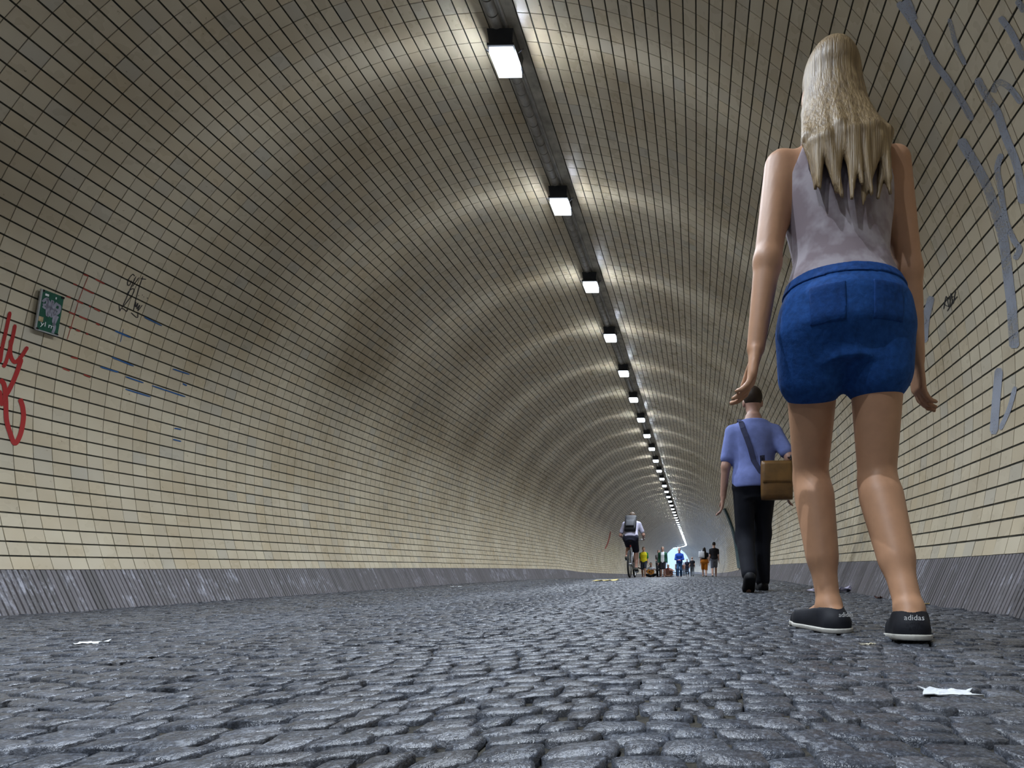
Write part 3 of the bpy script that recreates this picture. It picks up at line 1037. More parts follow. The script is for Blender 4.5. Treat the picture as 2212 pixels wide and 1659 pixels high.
    if jacket:
        pr = [(loft(pel, Mt, secs, .026 * u), 0.0)]
        for i in range(2):
            sh, el, wr = arms[i][:3]
            pr += [(rcone(sh, el, .041 * u, .035 * u), .02 * u), (rcone(el, wr, .035 * u, .027 * u), .01 * u)]
        fx = lambda P: np.abs(((P - pel) @ Mt)[..., 0])
        fy = lambda P: ((P - pel) @ Mt)[..., 1]
        skin_obj('jacket', pr, vox, cloth(jacket), root, [lambda P: -.04 * u - tz(P), lambda P: tz(P) - .30 * u, lambda P: np.minimum(fy(P) - .0 * u, .055 * u - fx(P))])
    if bottom:
        waist = waist_z * u
        inf_ = .0095 if legfrac < .4 else .013
        pr = [(loft(pel, Mt, [(-.080 * u, 0, 0, .050 * u, .046 * u)] + secs[:6], inf_ * u), 0.0)]
        for hip, kn, ank, *_ in legs:
            t_ = 1.10 if female else 1.0
            if legfrac <= 1:
                lr = .0565 if legfrac < .4 else .058
                pr.append((rcone(hip, hip + (kn - hip) * legfrac, lr * u * t_, (lr - .010 * legfrac) * u * t_), (.016 if legfrac < .4 else .035) * u))
            else:
                pr += [(rcone(hip, kn, .056 * u * t_, .044 * u), .02 * u), (rcone(kn, kn + (ank - kn) * (legfrac - 1), .045 * u, .036 * u), .03 * u)]
        skin_obj('shorts' if legfrac <= 1.05 else 'trousers', pr, vox, bottom if not isinstance(bottom, tuple) else cloth(bottom), root, [lambda P: tz(P) - waist])
        if extra and 'pockets' in extra:
            infl = lambda d: [((lambda P, f=f: f(P) - d, l - d, h_ + d), k_) for (f, l, h_), k_ in pr]
            lc = lambda P: (P - pel) @ Mt
            for sx in (-1, 1):
                skin_obj('back_pocket', infl(.0028), vox * .6, M_DENIM2, root, [lambda P, sx=sx: np.maximum(np.maximum(np.abs(lc(P)[..., 0] - sx * .047 * u) - .026 * u, np.abs(lc(P)[..., 2] + .006 * u) - .029 * u), lc(P)[..., 1] + .03 * u)])
            skin_obj('waistband', infl(.0035), vox * .7, M_DENIM2, root, [lambda P: tz(P) - waist - .001, lambda P: waist - .019 * u - tz(P)])
    # shoes
    for hip, kn, ank, fd, fu, heel, ball, toe in legs:
        bot = ank - fu * .045 * u
        zf = lambda P, b=bot, f=fu: -((P - b) @ f)
        top_cut = lambda P, a=ank, f=fu, d=fd: ((P - a) @ f) + .002 * u + ((P - a) @ d) * .12
        pr = [(rcone(heel - fu * .008 * u, ball - fu * .0 * u, .027 * u, .027 * u), 0), (rcone(ank - fu * .012 * u, ball, .027 * u, .024 * u), .012 * u), (rcone(ball, toe + fd * .008 * u, .027 * u, .019 * u), .012 * u)]
        skin_obj('shoe', pr, vox * .8, cloth(shoe, .7), root, [zf, top_cut])
        if sole:
            pr2 = [(rcone(heel - fu * .012 * u, ball - fu * .006 * u, .0295 * u, .030 * u), 0), (rcone(ball - fu * .006 * u, toe + fd * .009 * u - fu * .006 * u, .030 * u, .021 * u), .012 * u)]
            skin_obj('sole', pr2, vox * .6, cloth(sole, .5), root, [zf, lambda P, b=bot, f=fu: ((P - b) @ f) - .009 * u])
    # hair
    if hairstyle != 'bald':
        pr = [(ellip(hp((0, -.010, .018)), V3(.0475, .057, .054) * u, Mh), 0)]
        hq = lambda P: (P - headc) @ Mh
        cl = [lambda P: np.where(hq(P)[..., 1] > .02 * u, .022 * u - hq(P)[..., 2] + (hq(P)[..., 1] - .02 * u) * .4, -.032 * u - hq(P)[..., 2] + (hq(P)[..., 1] + .02 * u) * 1.2)]
        if hairstyle == 'short':
            skin_obj('hair', pr, vox, cloth(hair, .6), root, cl)
        elif hairstyle == 'bun':
            skin_obj('hair', pr + [(ellip(hp((0, -.05, .05)), V3(.024, .024, .022) * u, Mh), .01 * u)], vox, cloth(hair, .6), root, cl)
        elif hairstyle == 'long':
            locks = []
            rr = random.Random(5)
            for k in range(17):
                a = -1.35 + 2.7 * k / 16
                p0 = hp((.036 * math.sin(a), -.010 - .038 * math.cos(a), .018))
                p1 = hp((.047 * math.sin(a), -.012 - .046 * math.cos(a), -.05))
                p2 = tl((.062 * math.sin(a) + rr.uniform(-.006, .006), -.052 - .022 * math.cos(a), .265 + rr.uniform(-.01, .01)))
                p3 = tl((.058 * math.sin(a) + rr.uniform(-.014, .014), -.062 - .018 * math.cos(a) + rr.uniform(-.004, .004), .185 - .02 * math.cos(a) + rr.uniform(-.02, .02)))
                locks += [(rcone(p0, p1, .011 * u, .0115 * u), .006 * u), (rcone(p1, p2, .0115 * u, .012 * u), .004 * u), (rcone(p2, p3, .012 * u, .003 * u), .003 * u)]
            c2 = lambda P: np.where(hq(P)[..., 1] > .022 * u, .026 * u - hq(P)[..., 2] + (hq(P)[..., 1] - .02 * u) * .4, -1.0)
            o = skin_obj('hair', [(ellip(hp((0, -.010, .018)), V3(.0485, .058, .055) * u, Mh), 0)] + locks, vox, hair if not isinstance(hair, tuple) else cloth(hair, .5), root, [c2])
    # eyes and mouth
    if extra and 'face' in extra:
        for sx in (-1, 1):
            c = hp((sx * .017, .0475, .004)); MB().ball(tuple(c), .0055 * u, 8, 6).build('eye', M_EYE, root, True)
        c = hp((0, .0515, -.036)); MB().ball(tuple(c), (.013 * u, .004 * u, .0035 * u), 8, 6).build('mouth', M_LIP, root, True)
    return dict(root=root, pel=pel, Mt=Mt, tl=tl, hp=hp, legs=legs, arms=arms, u=u, secs=secs)


M_EYE = simple('eye', (0.03, 0.025, 0.02), 0.3); M_LIP = simple('lip', (0.35, 0.12, 0.10), 0.5)


def ground(px, Y):
    """floor point at distance Y whose picture column is px"""
    z = float(pz(Y))
    return Vector(((px - VPX) / F * Y + ROLL * (z - CAMZ), Y, z))


# ---- striped tops / denim
def stripe_mat(name, a, b, scale):
    m, nt, bs = new_mat(name)
    n = noise(nt, 14, 3)
    nt.links.new(mix(nt, ramp(nt, n, [(0.42, (0, 0, 0)), (0.6, (1, 1, 1))]), a, b), bs.inputs['Base Color'])
    bs.inputs['Roughness'].default_value = 0.9
    return m
M_MAUVE = stripe_mat('mauve_knit', (0.27, 0.215, 0.235), (0.42, 0.37, 0.40), 60)
M_DENIM2 = simple('dark_denim', (0.012, 0.058, 0.22), 0.85, 0, 0.25, 60, 0.2, 0.2)
M_DENIM = simple('blue_denim', (0.016, 0.075, 0.27), 0.85, 0, 0.25, 60, 0.2, 0.2)
def hair_mat(name, a, b):
    m, nt, bs = new_mat(name)
    tc = N(nt, 'ShaderNodeTexCoord'); mp = N(nt, 'ShaderNodeMapping'); mp.inputs['Scale'].default_value = (130, 130, 5)
    nt.links.new(tc.outputs['Object'], mp.inputs[0])
    n = noise(nt, 1.0, 4, 0.6, vec=mp.outputs[0])
    nt.links.new(ramp(nt, n, [(0.3, a), (0.7, b)]), bs.inputs['Base Color'])
    bs.inputs['Roughness'].default_value = 0.45
    bump(nt, n, 0.6, 0.01, bs)
    return m
M_BLOND = hair_mat('blond_hair', (0.15, 0.095, 0.045), (0.44, 0.31, 0.16))

# ---- woman walking away, right foreground
WY = 1.46
wz = float(pz(WY))
woman = person('woman walking away in blue denim shorts and mauve top, nearest on the right', (0.452, WY, wz), 0.0, 1.70, 0.0062, 'f',
               feet=((-0.030, 0.055, 0.0, 0.0), (0.060, -0.075, 0.0, 0.10)), hands=((-0.165, -0.02, 0.475), (0.135, 0.06, 0.475)), lean=0.03, side=-0.030, pelvis=(-0.022, 0.0, 0.8925),
               top=M_MAUVE, sleeve=0, hem=0.052, bottom=M_DENIM, legfrac=0.25, waist_z=.06, extra='pockets', hair=M_BLOND, hairstyle='long', skin=(0.50, 0.27, 0.155),
               shoe=(0.012, 0.013, 0.018), sole=(0.55, 0.53, 0.48), toe_out=0.28)
wr_ = woman['root']; wu = woman['u']
# shoulder straps and shorts details
for sx in (-1, 1):
    p = [woman['tl']((sx * .055, -.052, .225)), woman['tl']((sx * .056, -.048, .262)), woman['tl']((sx * .056, -.016, .303)), woman['tl']((sx * .054, .03, .29))]
    MB().tube([tuple(q) for q in p], .009, 6).build('shirt_strap', M_MAUVE, wr_, True)
M_WHITE = simple('white_print', (0.75, 0.75, 0.74), 0.6)
def text_mesh(name, txt, size, mat, parent, mw):
    cu = bpy.data.curves.new(name, 'FONT'); cu.body = txt; cu.size = size; cu.extrude = 0.0004; cu.align_x = 'CENTER'; cu.align_y = 'CENTER'
    cu.resolution_u = 2
    tmp = bpy.data.objects.new(name, cu); COL.objects.link(tmp)
    bpy.context.view_layer.update()
    me = bpy.data.meshes.new_from_object(tmp)
    bpy.data.objects.remove(tmp, do_unlink=True)
    me.materials.clear(); me.materials.append(mat)
    o = link(name, me, parent)
    o.matrix_local = mw
    return o
for i in (0, 1):
    hip, kn, ank, fd, fu, heel, ball, toe = woman['legs'][i]
    bk = Vector(-fd); upv = Vector(fu); rt = Vector(fd).cross(upv)
    m3 = Matrix((rt, upv, bk)).transposed().to_4x4()
    pos_ = Vector(heel) + bk * .0325 * wu + upv * .010 * wu
    m3.translation = pos_
    text_mesh('heel_lettering', 'adidas', 0.019, M_WHITE, wr_, m3)

# ---- man in lilac shirt
MY = 4.45
mz = float(pz(MY))
gm = ground(1632, MY)
man = person('man in lavender blue shirt and black trousers walking away', tuple(gm), 0.0, 1.80, 0.0095, 'm',
             feet=((-0.042, -0.13, 0.035, 0.55), (0.048, 0.10, 0.0, 0.0)), hands=((-0.15, 0.03, 0.465), (0.165, 0.0, 0.50)), lean=0.04,
             top=(0.17, 0.21, 0.47), sleeve=0.75, hem=-0.03, bottom=(0.006, 0.007, 0.012), legfrac=1.97, hair=(0.035, 0.022, 0.014), skin=(0.42, 0.24, 0.18), shoe=(0.006, 0.006, 0.008), elbow=(0.4, -1, -0.2))
bag = empty('shoulder_bag', tuple(Vector(gm) + Vector((0.165, -0.20, 0.93))))
tag(bag, 'tan brown leather bag hanging at the right hip of the lavender-shirted man', 'bag')
M_LEATHER = simple('brown_leather', (0.13, 0.062, 0.014), 0.5, 0, 0.3, 9, 0.2); M_STRAP = simple('navy_strap', (0.03, 0.035, 0.09), 0.7)
def soft_box(mat, name, parent, w, d, h, c=(0, 0, 0), n=8):
    v, f = [], []
    for i in range(n + 1):
        z = -h / 2 + h * i / n
        k = 1 - 0.30 * abs(2 * i / n - 1) ** 3 - (0.12 if i > n * 0.7 else 0)
        for j in range(16):
            t = 2 * math.pi * j / 16
            cxx = math.copysign(abs(math.cos(t)) ** 0.55, math.cos(t)); syy = math.copysign(abs(math.sin(t)) ** 0.5, math.sin(t))
            v.append((c[0] + w / 2 * cxx * (0.92 + 0.08 * k), c[1] + d / 2 * syy * k, c[2] + z))
    for i in range(n):
        for j in range(16):
            j2 = (j + 1) % 16
            f.append([i * 16 + j, i * 16 + j2, (i + 1) * 16 + j2, (i + 1) * 16 + j])
    f.append(list(range(16))[::-1]); f.append([n * 16 + j for j in range(16)])
    b = MB(); b.v = v; b.f = f
    return b.build(name, mat, parent, True)
soft_box(M_LEATHER, 'bag_body', bag, 0.27, 0.11, 0.32)
soft_box(simple('flap_leather', (0.16, 0.08, 0.02), 0.5, 0, 0.3, 9, 0.2), 'flap', bag, 0.25, 0.03, 0.17, (0, -0.047, 0.06))
for sx in (-1, 1):
    MB().ring((sx * 0.12, 0, 0.19), 0.02, 0.004, 'x', 16, 6).build('strap_ring', M_WIRE, bag, True)
mtl = man['tl']
sp = [(-.012, -.085, .09), (-.028, -.090, .15), (-.045, -.090, .20), (-.060, -.082, .245), (-.066, -.064, .280), (-.068, -.020, .306), (-.064, .036, .288), (-.03, .090, .2), (.05, .090, .1)]
base = Vector(gm) - bag.location
pts_s = [Vector((-0.12, -0.02, 0.20))] + [Vector(mtl(p)) + base for p in [(.035, -.086, .01), (.012, -.087, .05)] + sp] + [Vector((0.14, 0.19, 0.19)), Vector((0.12, 0.03, 0.20))]
def flat_strap(name, pts, w, mat, parent, th=.004):
    m = MB(); pts = [Vector(p) for p in pts]
    for i in range(len(pts) - 1):
        d = (pts[i + 1] - pts[i]); ln = d.length; d.normalize()
        c = (pts[i] + pts[i + 1]) / 2
        up = Vector((0, 1, 0)) if abs(d.y) < .8 else Vector((0, 0, 1))
        nn = (up - d * up.dot(d)).normalized(); sd = d.cross(nn)
        m.box(tuple(c), (w, ln * 1.08, th), Matrix((sd, d, nn)).transposed())
    return m.build(name, mat, parent)
flat_strap('strap', pts_s, 0.042, M_STRAP, bag)

# ---- people far down the tunnel
FV = 0.0115
def far(label, px, Y, Hm, heading, **kw):
    p = ground(px, Y)
    return person(label, tuple(p), heading, Hm, FV if Y < 40 else 0.016, **kw)
PI = math.pi
GRP = 'people far down the tunnel'
w1 = ((-0.05, 0.11, 0, 0), (0.05, -0.10, 0.01, 0.3)); w2 = ((-0.05, -0.10, 0.01, 0.3), (0.05, 0.11, 0, 0)); st = ((-0.055, 0.02, 0, 0), (0.055, -0.02, 0, 0))
far('person in yellow shirt with green sleeves and dark shorts by the left wall', 1391, 28.8, 1.78, PI, feet=w1, top=(0.62, 0.53, 0.015), sleeve=.75, sleeve_col=(0.01, 0.16, 0.045), hem=-.02, bottom=(0.02, 0.024, 0.035), legfrac=.85, skin=(0.40, 0.22, 0.15), hair=(0.10, 0.06, 0.03), shoe=(0.05, 0.05, 0.06), group=GRP, extra='face')
far('standing person in white shirt, open green jacket and black shorts beside the musicians', 1432, 29.3, 1.80, PI, feet=st, top=(0.62, 0.62, 0.64), sleeve=.5, hem=-.05, jacket=(0.016, 0.075, 0.045), bottom=(0.008, 0.008, 0.012), legfrac=.9, skin=(0.46, 0.26, 0.20), hair=(0.20, 0.15, 0.11), group=GRP, extra='face')
far('person in grey top and dark trousers half hidden behind the green jacket', 1423.5, 30.4, 1.66, PI, sex='f', feet=st, top=(0.16, 0.15, 0.16), sleeve=1.8, hands=((-.09, .10, .62), (.09, .10, .62)), hem=-.02, bottom=(0.012, 0.013, 0.018), legfrac=1.95, skin=(0.46, 0.27, 0.21), hair=(0.12, 0.07, 0.04), hairstyle='bun', group=GRP, extra='face')
far('person in royal blue sweater and jeans walking towards the viewer, hands clasped', 1468, 31.2, 1.80, PI, feet=w2, top=(0.012, 0.05, 0.30), sleeve=1.85, hem=-.05, hands=((-.015, .13, .60), (.015, .13, .59)), bottom=(0.03, 0.08, 0.18), legfrac=1.95, skin=(0.50, 0.28, 0.24), hair=(0.22, 0.13, 0.10), elbow=(1, -.5, 0), group=GRP, extra='face')
far('person in orange shorts, black top and dark hair walking away on the right', 1522, 28.9, 1.70, 0, sex='f', feet=w1, top=(0.012, 0.012, 0.014), sleeve=.5, hem=.02, bottom=(0.50, 0.16, 0.015), legfrac=1.0, skin=(0.46, 0.27, 0.19), hair=(0.015, 0.011, 0.010), hairstyle='long', shoe=(0.02, 0.02, 0.02), group=GRP, wide=1.1)
far('tall person in black shirt and grey shorts walking away, rightmost of the distant group', 1543, 27.0, 1.88, 0, feet=w2, top=(0.010, 0.010, 0.013), sleeve=.6, hem=-.02, bottom=(0.13, 0.14, 0.18), legfrac=.9, skin=(0.48, 0.29, 0.22), hair=(0.02, 0.015, 0.012), shoe=(0.04, 0.035, 0.03), group=GRP)
far('small distant person in black shirt and grey trousers walking away', 1495.5, 46.5, 1.76, 0, feet=w1, top=(0.012, 0.013, 0.02), sleeve=.5, hem=-.02, bottom=(0.15, 0.17, 0.20), legfrac=1.95, skin=(0.5, 0.32, 0.26), hair=(0.3, 0.2, 0.15), group=GRP)
far('small distant person in a long dark dress', 1484.5, 48.5, 1.66, PI, sex='f', feet=st, top=(0.012, 0.014, 0.03), sleeve=.5, hem=-.05, bottom=(0.014, 0.016, 0.03), legfrac=1.7, skin=(0.5, 0.32, 0.26), hair=(0.03, 0.025, 0.03), hairstyle='bun', group=GRP)
far('small distant person in pale pink top and grey trousers', 1463, 54.0, 1.58, PI, sex='f', feet=w1, top=(0.38, 0.30, 0.36), sleeve=.4, hem=-.03, bottom=(0.08, 0.11, 0.15), legfrac=1.95, skin=(0.48, 0.3, 0.25), hair=(0.08, 0.06, 0.06), hairstyle='bun', group=GRP)
far('small distant person in brown top behind the royal blue sweater', 1477.5, 55.5, 1.50, PI, sex='f', feet=st, top=(0.20, 0.11, 0.09), sleeve=.3, hem=-.03, bottom=(0.12, 0.13, 0.16), legfrac=1.95, skin=(0.45, 0.26, 0.2), hair=(0.06, 0.04, 0.03), group=GRP)

# ---- bag on the back of the orange-shorts person
pb = ground(1516, 28.9)
bp = empty('shoulder_sack', (pb.x, pb.y - 0.20, pb.z + 1.28)); tag(bp, 'white cloth sack slung on the shoulder of the orange-shorts person', 'bag')
soft_box(cloth((0.62, 0.63, 0.66)), 'sack_body', bp, 0.34, 0.16, 0.36)
flat_strap('sack_strap', [(0, 0.03, .16), (0.02, 0.12, .27), (0.03, .26, .27)], .04, cloth((0.62, 0.63, 0.66)), bp)

# ---- seated musicians
def seated(label, px, Y, heading, topc, botc, skinc, hairc, Hm=1.72, lean=0.12, hstyle='short'):
    p = ground(px, Y)
    return p, person(label, tuple(p), heading, Hm, 0.014, pelvis=(0, 0, 0.155), lean=lean,
                     feet=((0, 0, 0, 0.2, (0.10, 0.30, 0.075)), (0, 0, 0, 0.2, (-0.10, 0.33, 0.075))), knee_pole=((-1, .5, .35), (1, .5, .35)),
                     hands=((-.10, .19, .30), (.06, .17, .21)), elbow=(1, -.3, -.2), top=topc, sleeve=.6, hem=-.02, bottom=botc, legfrac=1.9,
                     skin=skinc, hair=hairc, hairstyle=hstyle, extra='face', group='seated musicians', head_pitch=-0.15)
M_GUITAR = simple('guitar_spruce', (0.50, 0.20, 0.03), 0.35, 0, .15, 10); M_NECK = simple('guitar_neck', (0.05, 0.03, 0.02), 0.45); M_DARK = simple('sound_hole', (0.008, 0.006, 0.005), 0.9)
def guitar(label, loc, rz, tilt, topm):
    g = empty('guitar', loc, rz); tag(g, label, 'guitar')
    g.rotation_euler = (0, tilt, rz)
    prof = [(-.245, 0), (-.235, .10), (-.19, .165), (-.12, .188), (-.05, .165), (0.01, .128), (.05, .122), (.10, .138), (.15, .142), (.19, .115), (.215, .06), (.222, 0)]
    poly = prof + [(x, -y) for x, y in prof[-2:0:-1]]
    def xz(poly, y0, y1, nm, mat):
        m = MB(); m.prism(poly, y0, y1)
        m.v = [(x, z, y) for x, y, z in m.v]
        return m.build(nm, mat, g)
    xz(poly, -.045, .045, 'guitar_sides', M_NECK)
    xz([(x * .985, y * .985) for x, y in poly], .045, .049, 'soundboard', topm)
    xz([(.05 + .05 * math.cos(t), .05 * math.sin(t)) for t in np.linspace(0, 2 * PI, 18)[:-1]], .049, .050, 'sound_hole', M_DARK)
    MB().box((.42, .053, 0), (.46, .022, .052)).build('neck', M_NECK, g)
    MB().box((.72, .045, 0), (.17, .018, .075), Matrix.Rotation(.15, 3, 'Z')).build('headstock', M_NECK, g)
    MB().box((-.10, .052, 0), (.03, .01, .15)).build('bridge', M_NECK, g)
    return g
p1, _ = seated('musician in dark clothes sitting on the ground with a guitar by the left wall', 1406.5, 31.6, PI, (0.30, 0.31, 0.34), (0.012, 0.012, 0.014), (0.26, 0.13, 0.08), (0.012, 0.010, 0.010))
guitar('honey coloured acoustic guitar on the lap of the seated musician', (p1.x - 0.02, p1.y - 0.30, p1.z + 0.36), PI, -0.35, M_GUITAR)
p2, _ = seated('musician in maroon top sitting low behind the standing pair', 1444, 31.9, PI, (0.16, 0.04, 0.04), (0.20, 0.12, 0.08), (0.42, 0.24, 0.16), (0.32, 0.20, 0.10), 1.55, 0.45)
guitar('dark guitar with its neck pointing right, held by the maroon-clad musician', (p2.x + 0.08, p2.y - 0.32, p2.z + 0.32), PI, -0.04 + PI, simple('dark_soundboard', (0.10, 0.035, 0.02), .4))
gc = ground(1437, 30.9)
case = empty('guitar_case', tuple(gc)); tag(case, 'open dark red guitar case lying flat in front of the musicians', 'case')
MB().prism([(-.50, -.12), (-.40, -.19), (0, -.14), (.5, -.08), (.5, .08), (0, .14), (-.40, .19), (-.50, .12)], .0, .075).build('case_shell', simple('case_shell', (0.02, 0.014, 0.014), .6), case)
MB().prism([(-.47, -.10), (-.38, -.16), (0, -.115), (.47, -.06), (.47, .06), (0, .115), (-.38, .16), (-.47, .10)], .075, .079).build('case_lining', cloth((0.14, 0.02, 0.025)), case)

# ---- rider on a bicycle at the left wall
cb = ground(1366, 13.2)
bike = empty('bicycle', tuple(cb)); tag(bike, 'pale grey bicycle ridden along the left wall', 'bicycle')
M_TYRE = simple('tyre', (0.02, 0.02, 0.02), .9); M_FRAME = simple('bike_frame', (0.42, 0.43, 0.46), .35, .2); M_STEEL = simple('bike_steel', (0.5, 0.5, 0.52), .3, .9)
for y in (-.52, .52):
    wh = MB().ring((0, y, .345), .322, .023, 'x', 32, 8).build('wheel', M_TYRE, bike, True)
    MB().ring((0, y, .345), .298, .010, 'x', 32, 6).build('rim', M_STEEL, wh, True)
    spk = MB()
    for k in range(16):
        t = 2 * PI * k / 16
        spk.tube([(0, y, .345), (0, y + .296 * math.cos(t), .345 + .296 * math.sin(t))], .0018, 4)
    spk.tube([(-.05, y, .345), (.05, y, .345)], .02, 8)
    spk.build('spokes', M_STEEL, wh)
MB().tube([(0, -.10, .30), (0, -.22, .86)], .017, 8).tube([(0, -.10, .30), (0, .36, .78)], .019, 8).tube([(0, -.20, .78), (0, .36, .86)], .017, 8).tube([(.03, -.10, .30), (.05, -.52, .345)], .010, 6).tube([(-.03, -.10, .30), (-.05, -.52, .345)], .010, 6).tube([(.02, -.20, .76), (.05, -.52, .345)], .009, 6).tube([(-.02, -.20, .76), (-.05, -.52, .345)], .009, 6).build('frame', M_FRAME, bike, True)
MB().tube([(.05, .52, .345), (.05, .42, .70), (0, .40, .72), (0, .35, .95)], .013, 8).tube([(-.05, .52, .345), (-.05, .42, .70), (0, .40, .72)], .013, 8).build('fork', M_FRAME, bike, True)
MB().tube([(-.30, .30, 1.02), (-.16, .36, 1.0), (0, .38, .99), (.16, .36, 1.0), (.30, .30, 1.02)], .013, 8).build('handlebar', M_STEEL, bike, True)
MB().ball((0, -.25, .93), (.075, .14, .035)).build('saddle', M_TYRE, bike, True)
MB().tube([(.07, -.10, .30), (.07, -.02, .15)], .010, 6).box((.11, -.02, .15), (.09, .08, .02)).tube([(-.07, -.10, .30), (-.07, -.18, .45)], .010, 6).box((-.11, -.18, .45), (.09, .08, .02)).ring((.04, -.10, .30), .09, .006, 'x', 20, 5).build('crankset', M_STEEL, bike)
MB().ball((0, -.30, .80), (.02, .02, .025)).build('rear_light', simple('red_plastic', (0.4, 0.02, 0.02), .3), bike, True)
rider = person('cyclist in pale lilac shirt riding away along the left wall', tuple(cb), 0.0, 1.78, 0.0125, 'm', pelvis=(0, -.24, 1.02), lean=0.62,
               feet=((0, 0, 0, 0.1, (-.11, -.20, .545)), (0, 0, 0, 0.25, (.11, -.05, .255))), knee_pole=(0, 1, .2), hands=((-.150, .150, .59), (.150, .150, .59)), elbow=(.45, -.3, -1),
               top=(0.42, 0.40, 0.50), sleeve=.7, hem=-.03, bottom=(0.02, 0.02, 0.035), legfrac=.9, skin=(0.50, 0.28, 0.21), hair=(0.10, 0.07, 0.05), shoe=(0.06, 0.06, 0.05), head_pitch=-.5)
rt_ = rider['tl']; rloc = Vector(cb)
pc = rt_((0, -.115, .17))
pack = empty('backpack', tuple(rloc + Vector(pc))); tag(pack, 'black backpack on the back of the cyclist', 'backpack')
pack.rotation_euler = (-0.62, 0, 0)
soft_box(simple('black_nylon', (0.014, 0.014, 0.018), .7), 'pack_body', pack, .30, .17, .46)
soft_box(simple('dark_grey_nylon', (0.03, 0.03, 0.036), .7), 'front_pocket', pack, .22, .06, .2, (0, -.10, -.08))
for sx in (-1, 1):
    flat_strap('pack_strap', [(sx * .09, .08, .2), (sx * .10, .16, .22), (sx * .11, .27, .14), (sx * .11, .28, -.05), (sx * .10, .08, -.16)], .045, M_STRAP, pack)

# ------------------------------------------------------------------ paint and signs on the walls
def catmull(pts, n=8):
    P = [Vector((*p, 0)) for p in pts]
    if len(P) < 3: return [(p.x, p.y) for p in [P[0].lerp(P[1], t / n) for t in range(n + 1)]]
    P = [P[0] * 2 - P[1]] + P + [P[-1] * 2 - P[-2]]
    out = []
    for i in range(1, len(P) - 2):
        for k in range(n):
            t = k / n
            a, b, c, d = P[i - 1], P[i], P[i + 1], P[i + 2]
            q = 0.5 * ((2 * b) + (c - a) * t + (2 * a - 5 * b + 4 * c - d) * t * t + (3 * b - a - 3 * c + d) * t ** 3)
            out.append((q.x, q.y))
    out.append((P[-2].x, P[-2].y))
    return out


def paint(name, strokes, mat, parent, off=0.0022, label=None):
    """brush strokes lying on the vault; each stroke is (points, width) read off the photograph"""
    m = MB()
    for pts, wd in strokes:
        c = catmull(pts)
        b = len(m.v); n = len(c)
        for i, (x, y) in enumerate(c):
            x2, y2 = c[min(i + 1, n - 1)]; x1, y1 = c[max(i - 1, 0)]
            dx, dy = x2 - x1, y2 - y1; L = math.hypot(dx, dy) or 1
            w = wd / 2 * (0.55 if i in (0, n - 1) else 1.0)
            for s in (-1, 0, 1):
                m.v.append(tuple(hit_vault(x - dy / L * w * s, y + dx / L * w * s, off)))
        for i in range(n - 1):
            for s in (0, 1):
                a = b + i * 3 + s
                m.f.append([a, a + 1, a + 4, a + 3])
    o = m.build(name, mat, parent)
    if label: o['label'] = label
    return o


def spray_mat(name, col, dens):
    m, nt, b = new_mat(name)
    geo = N(nt, 'ShaderNodeNewGeometry')
    n = noise(nt, 5, 3, vec=geo.outputs['Position'])
    nt.links.new(ramp(nt, n, [(0.3, tuple(c * .8 for c in col)), (0.7, col)]), b.inputs['Base Color'])
    b.inputs['Roughness'].default_value = 0.55
    n2 = noise(nt, 260, 3, 0.7, vec=geo.outputs['Position'])
    nt.links.new(ramp(nt, math_n(nt, 'ADD', n2, math_n(nt, 'MULTIPLY', math_n(nt, 'SUBTRACT', n, 0.5), 0.5)), [(dens - 0.05, (0, 0, 0)), (dens + 0.03, (1, 1, 1))]), b.inputs['Alpha'])
    return m


z2 = lambda L, s, ox, oy: [(x / s + ox, y / s + oy) for x, y in L]
M_RED = spray_mat('red_spray', (0.42, 0.018, 0.015), 0.30); M_PALE = spray_mat('pale_blue_spray', (0.36, 0.38, 0.44), 0.44)
M_BLACKPEN = simple('black_marker', (0.012, 0.012, 0.014), .5); M_REDP = simple('red_paint', (0.30, 0.035, 0.02), .6); M_BLUEP = simple('blue_paint', (0.02, 0.10, 0.28), .6)
k = 4.365
paint('graffiti', [(z2([(97, 320), (62, 480), (22, 660), (2, 800)], k, 0, 600), 8.0), (z2([(145, 440), (112, 600), (62, 780), (32, 845)], k, 0, 600), 8.0),
                   (z2([(105, 580), (100, 720), (140, 795), (200, 745), (262, 650)], k, 0, 600), 8.5), (z2([(205, 760), (150, 920), (80, 1070), (40, 1120)], k, 0, 600), 10.1),
                   (z2([(0, 960), (40, 1010), (55, 1150), (62, 1330), (92, 1450), (140, 1560), (192, 1480), (222, 1330), (215, 1220), (190, 1140)], k, 0, 600), 10.6), (z2([(0, 1060), (20, 1210)], k, 0, 600), 8.5)],
      M_RED, wall_left, label='red sprayed scrawl at the left edge')
k = 7.373
tagz = [[(1780, 270), (1750, 240), (1700, 290), (1665, 370), (1670, 410), (1700, 410), (1730, 340)], [(1800, 270), (1690, 520), (1570, 790)], [(1850, 290), (1740, 440)], [(1870, 310), (1960, 320)],
        [(1910, 270), (1840, 480), (1780, 720), (1760, 820)], [(1660, 550), (1720, 480), (1770, 480), (1740, 570), (1600, 750)], [(1800, 680), (1790, 760), (1830, 700), (1810, 790), (1860, 730), (1830, 820), (1900, 730)],
        [(1530, 710), (1540, 820), (1560, 790), (1600, 790), (1650, 830), (1670, 790)], [(1720, 850), (1820, 930), (1830, 840)], [(1836, 575), (1846, 585)], [(1896, 568), (1904, 576)], [(1918, 598), (1926, 606)], [(1978, 610), (1984, 630)]]
paint('marker_tag', [(z2(s, k, 50, 560), 1.6) for s in tagz], M_BLACKPEN, wall_left, label='thin black marker scrawl right of the green sign')
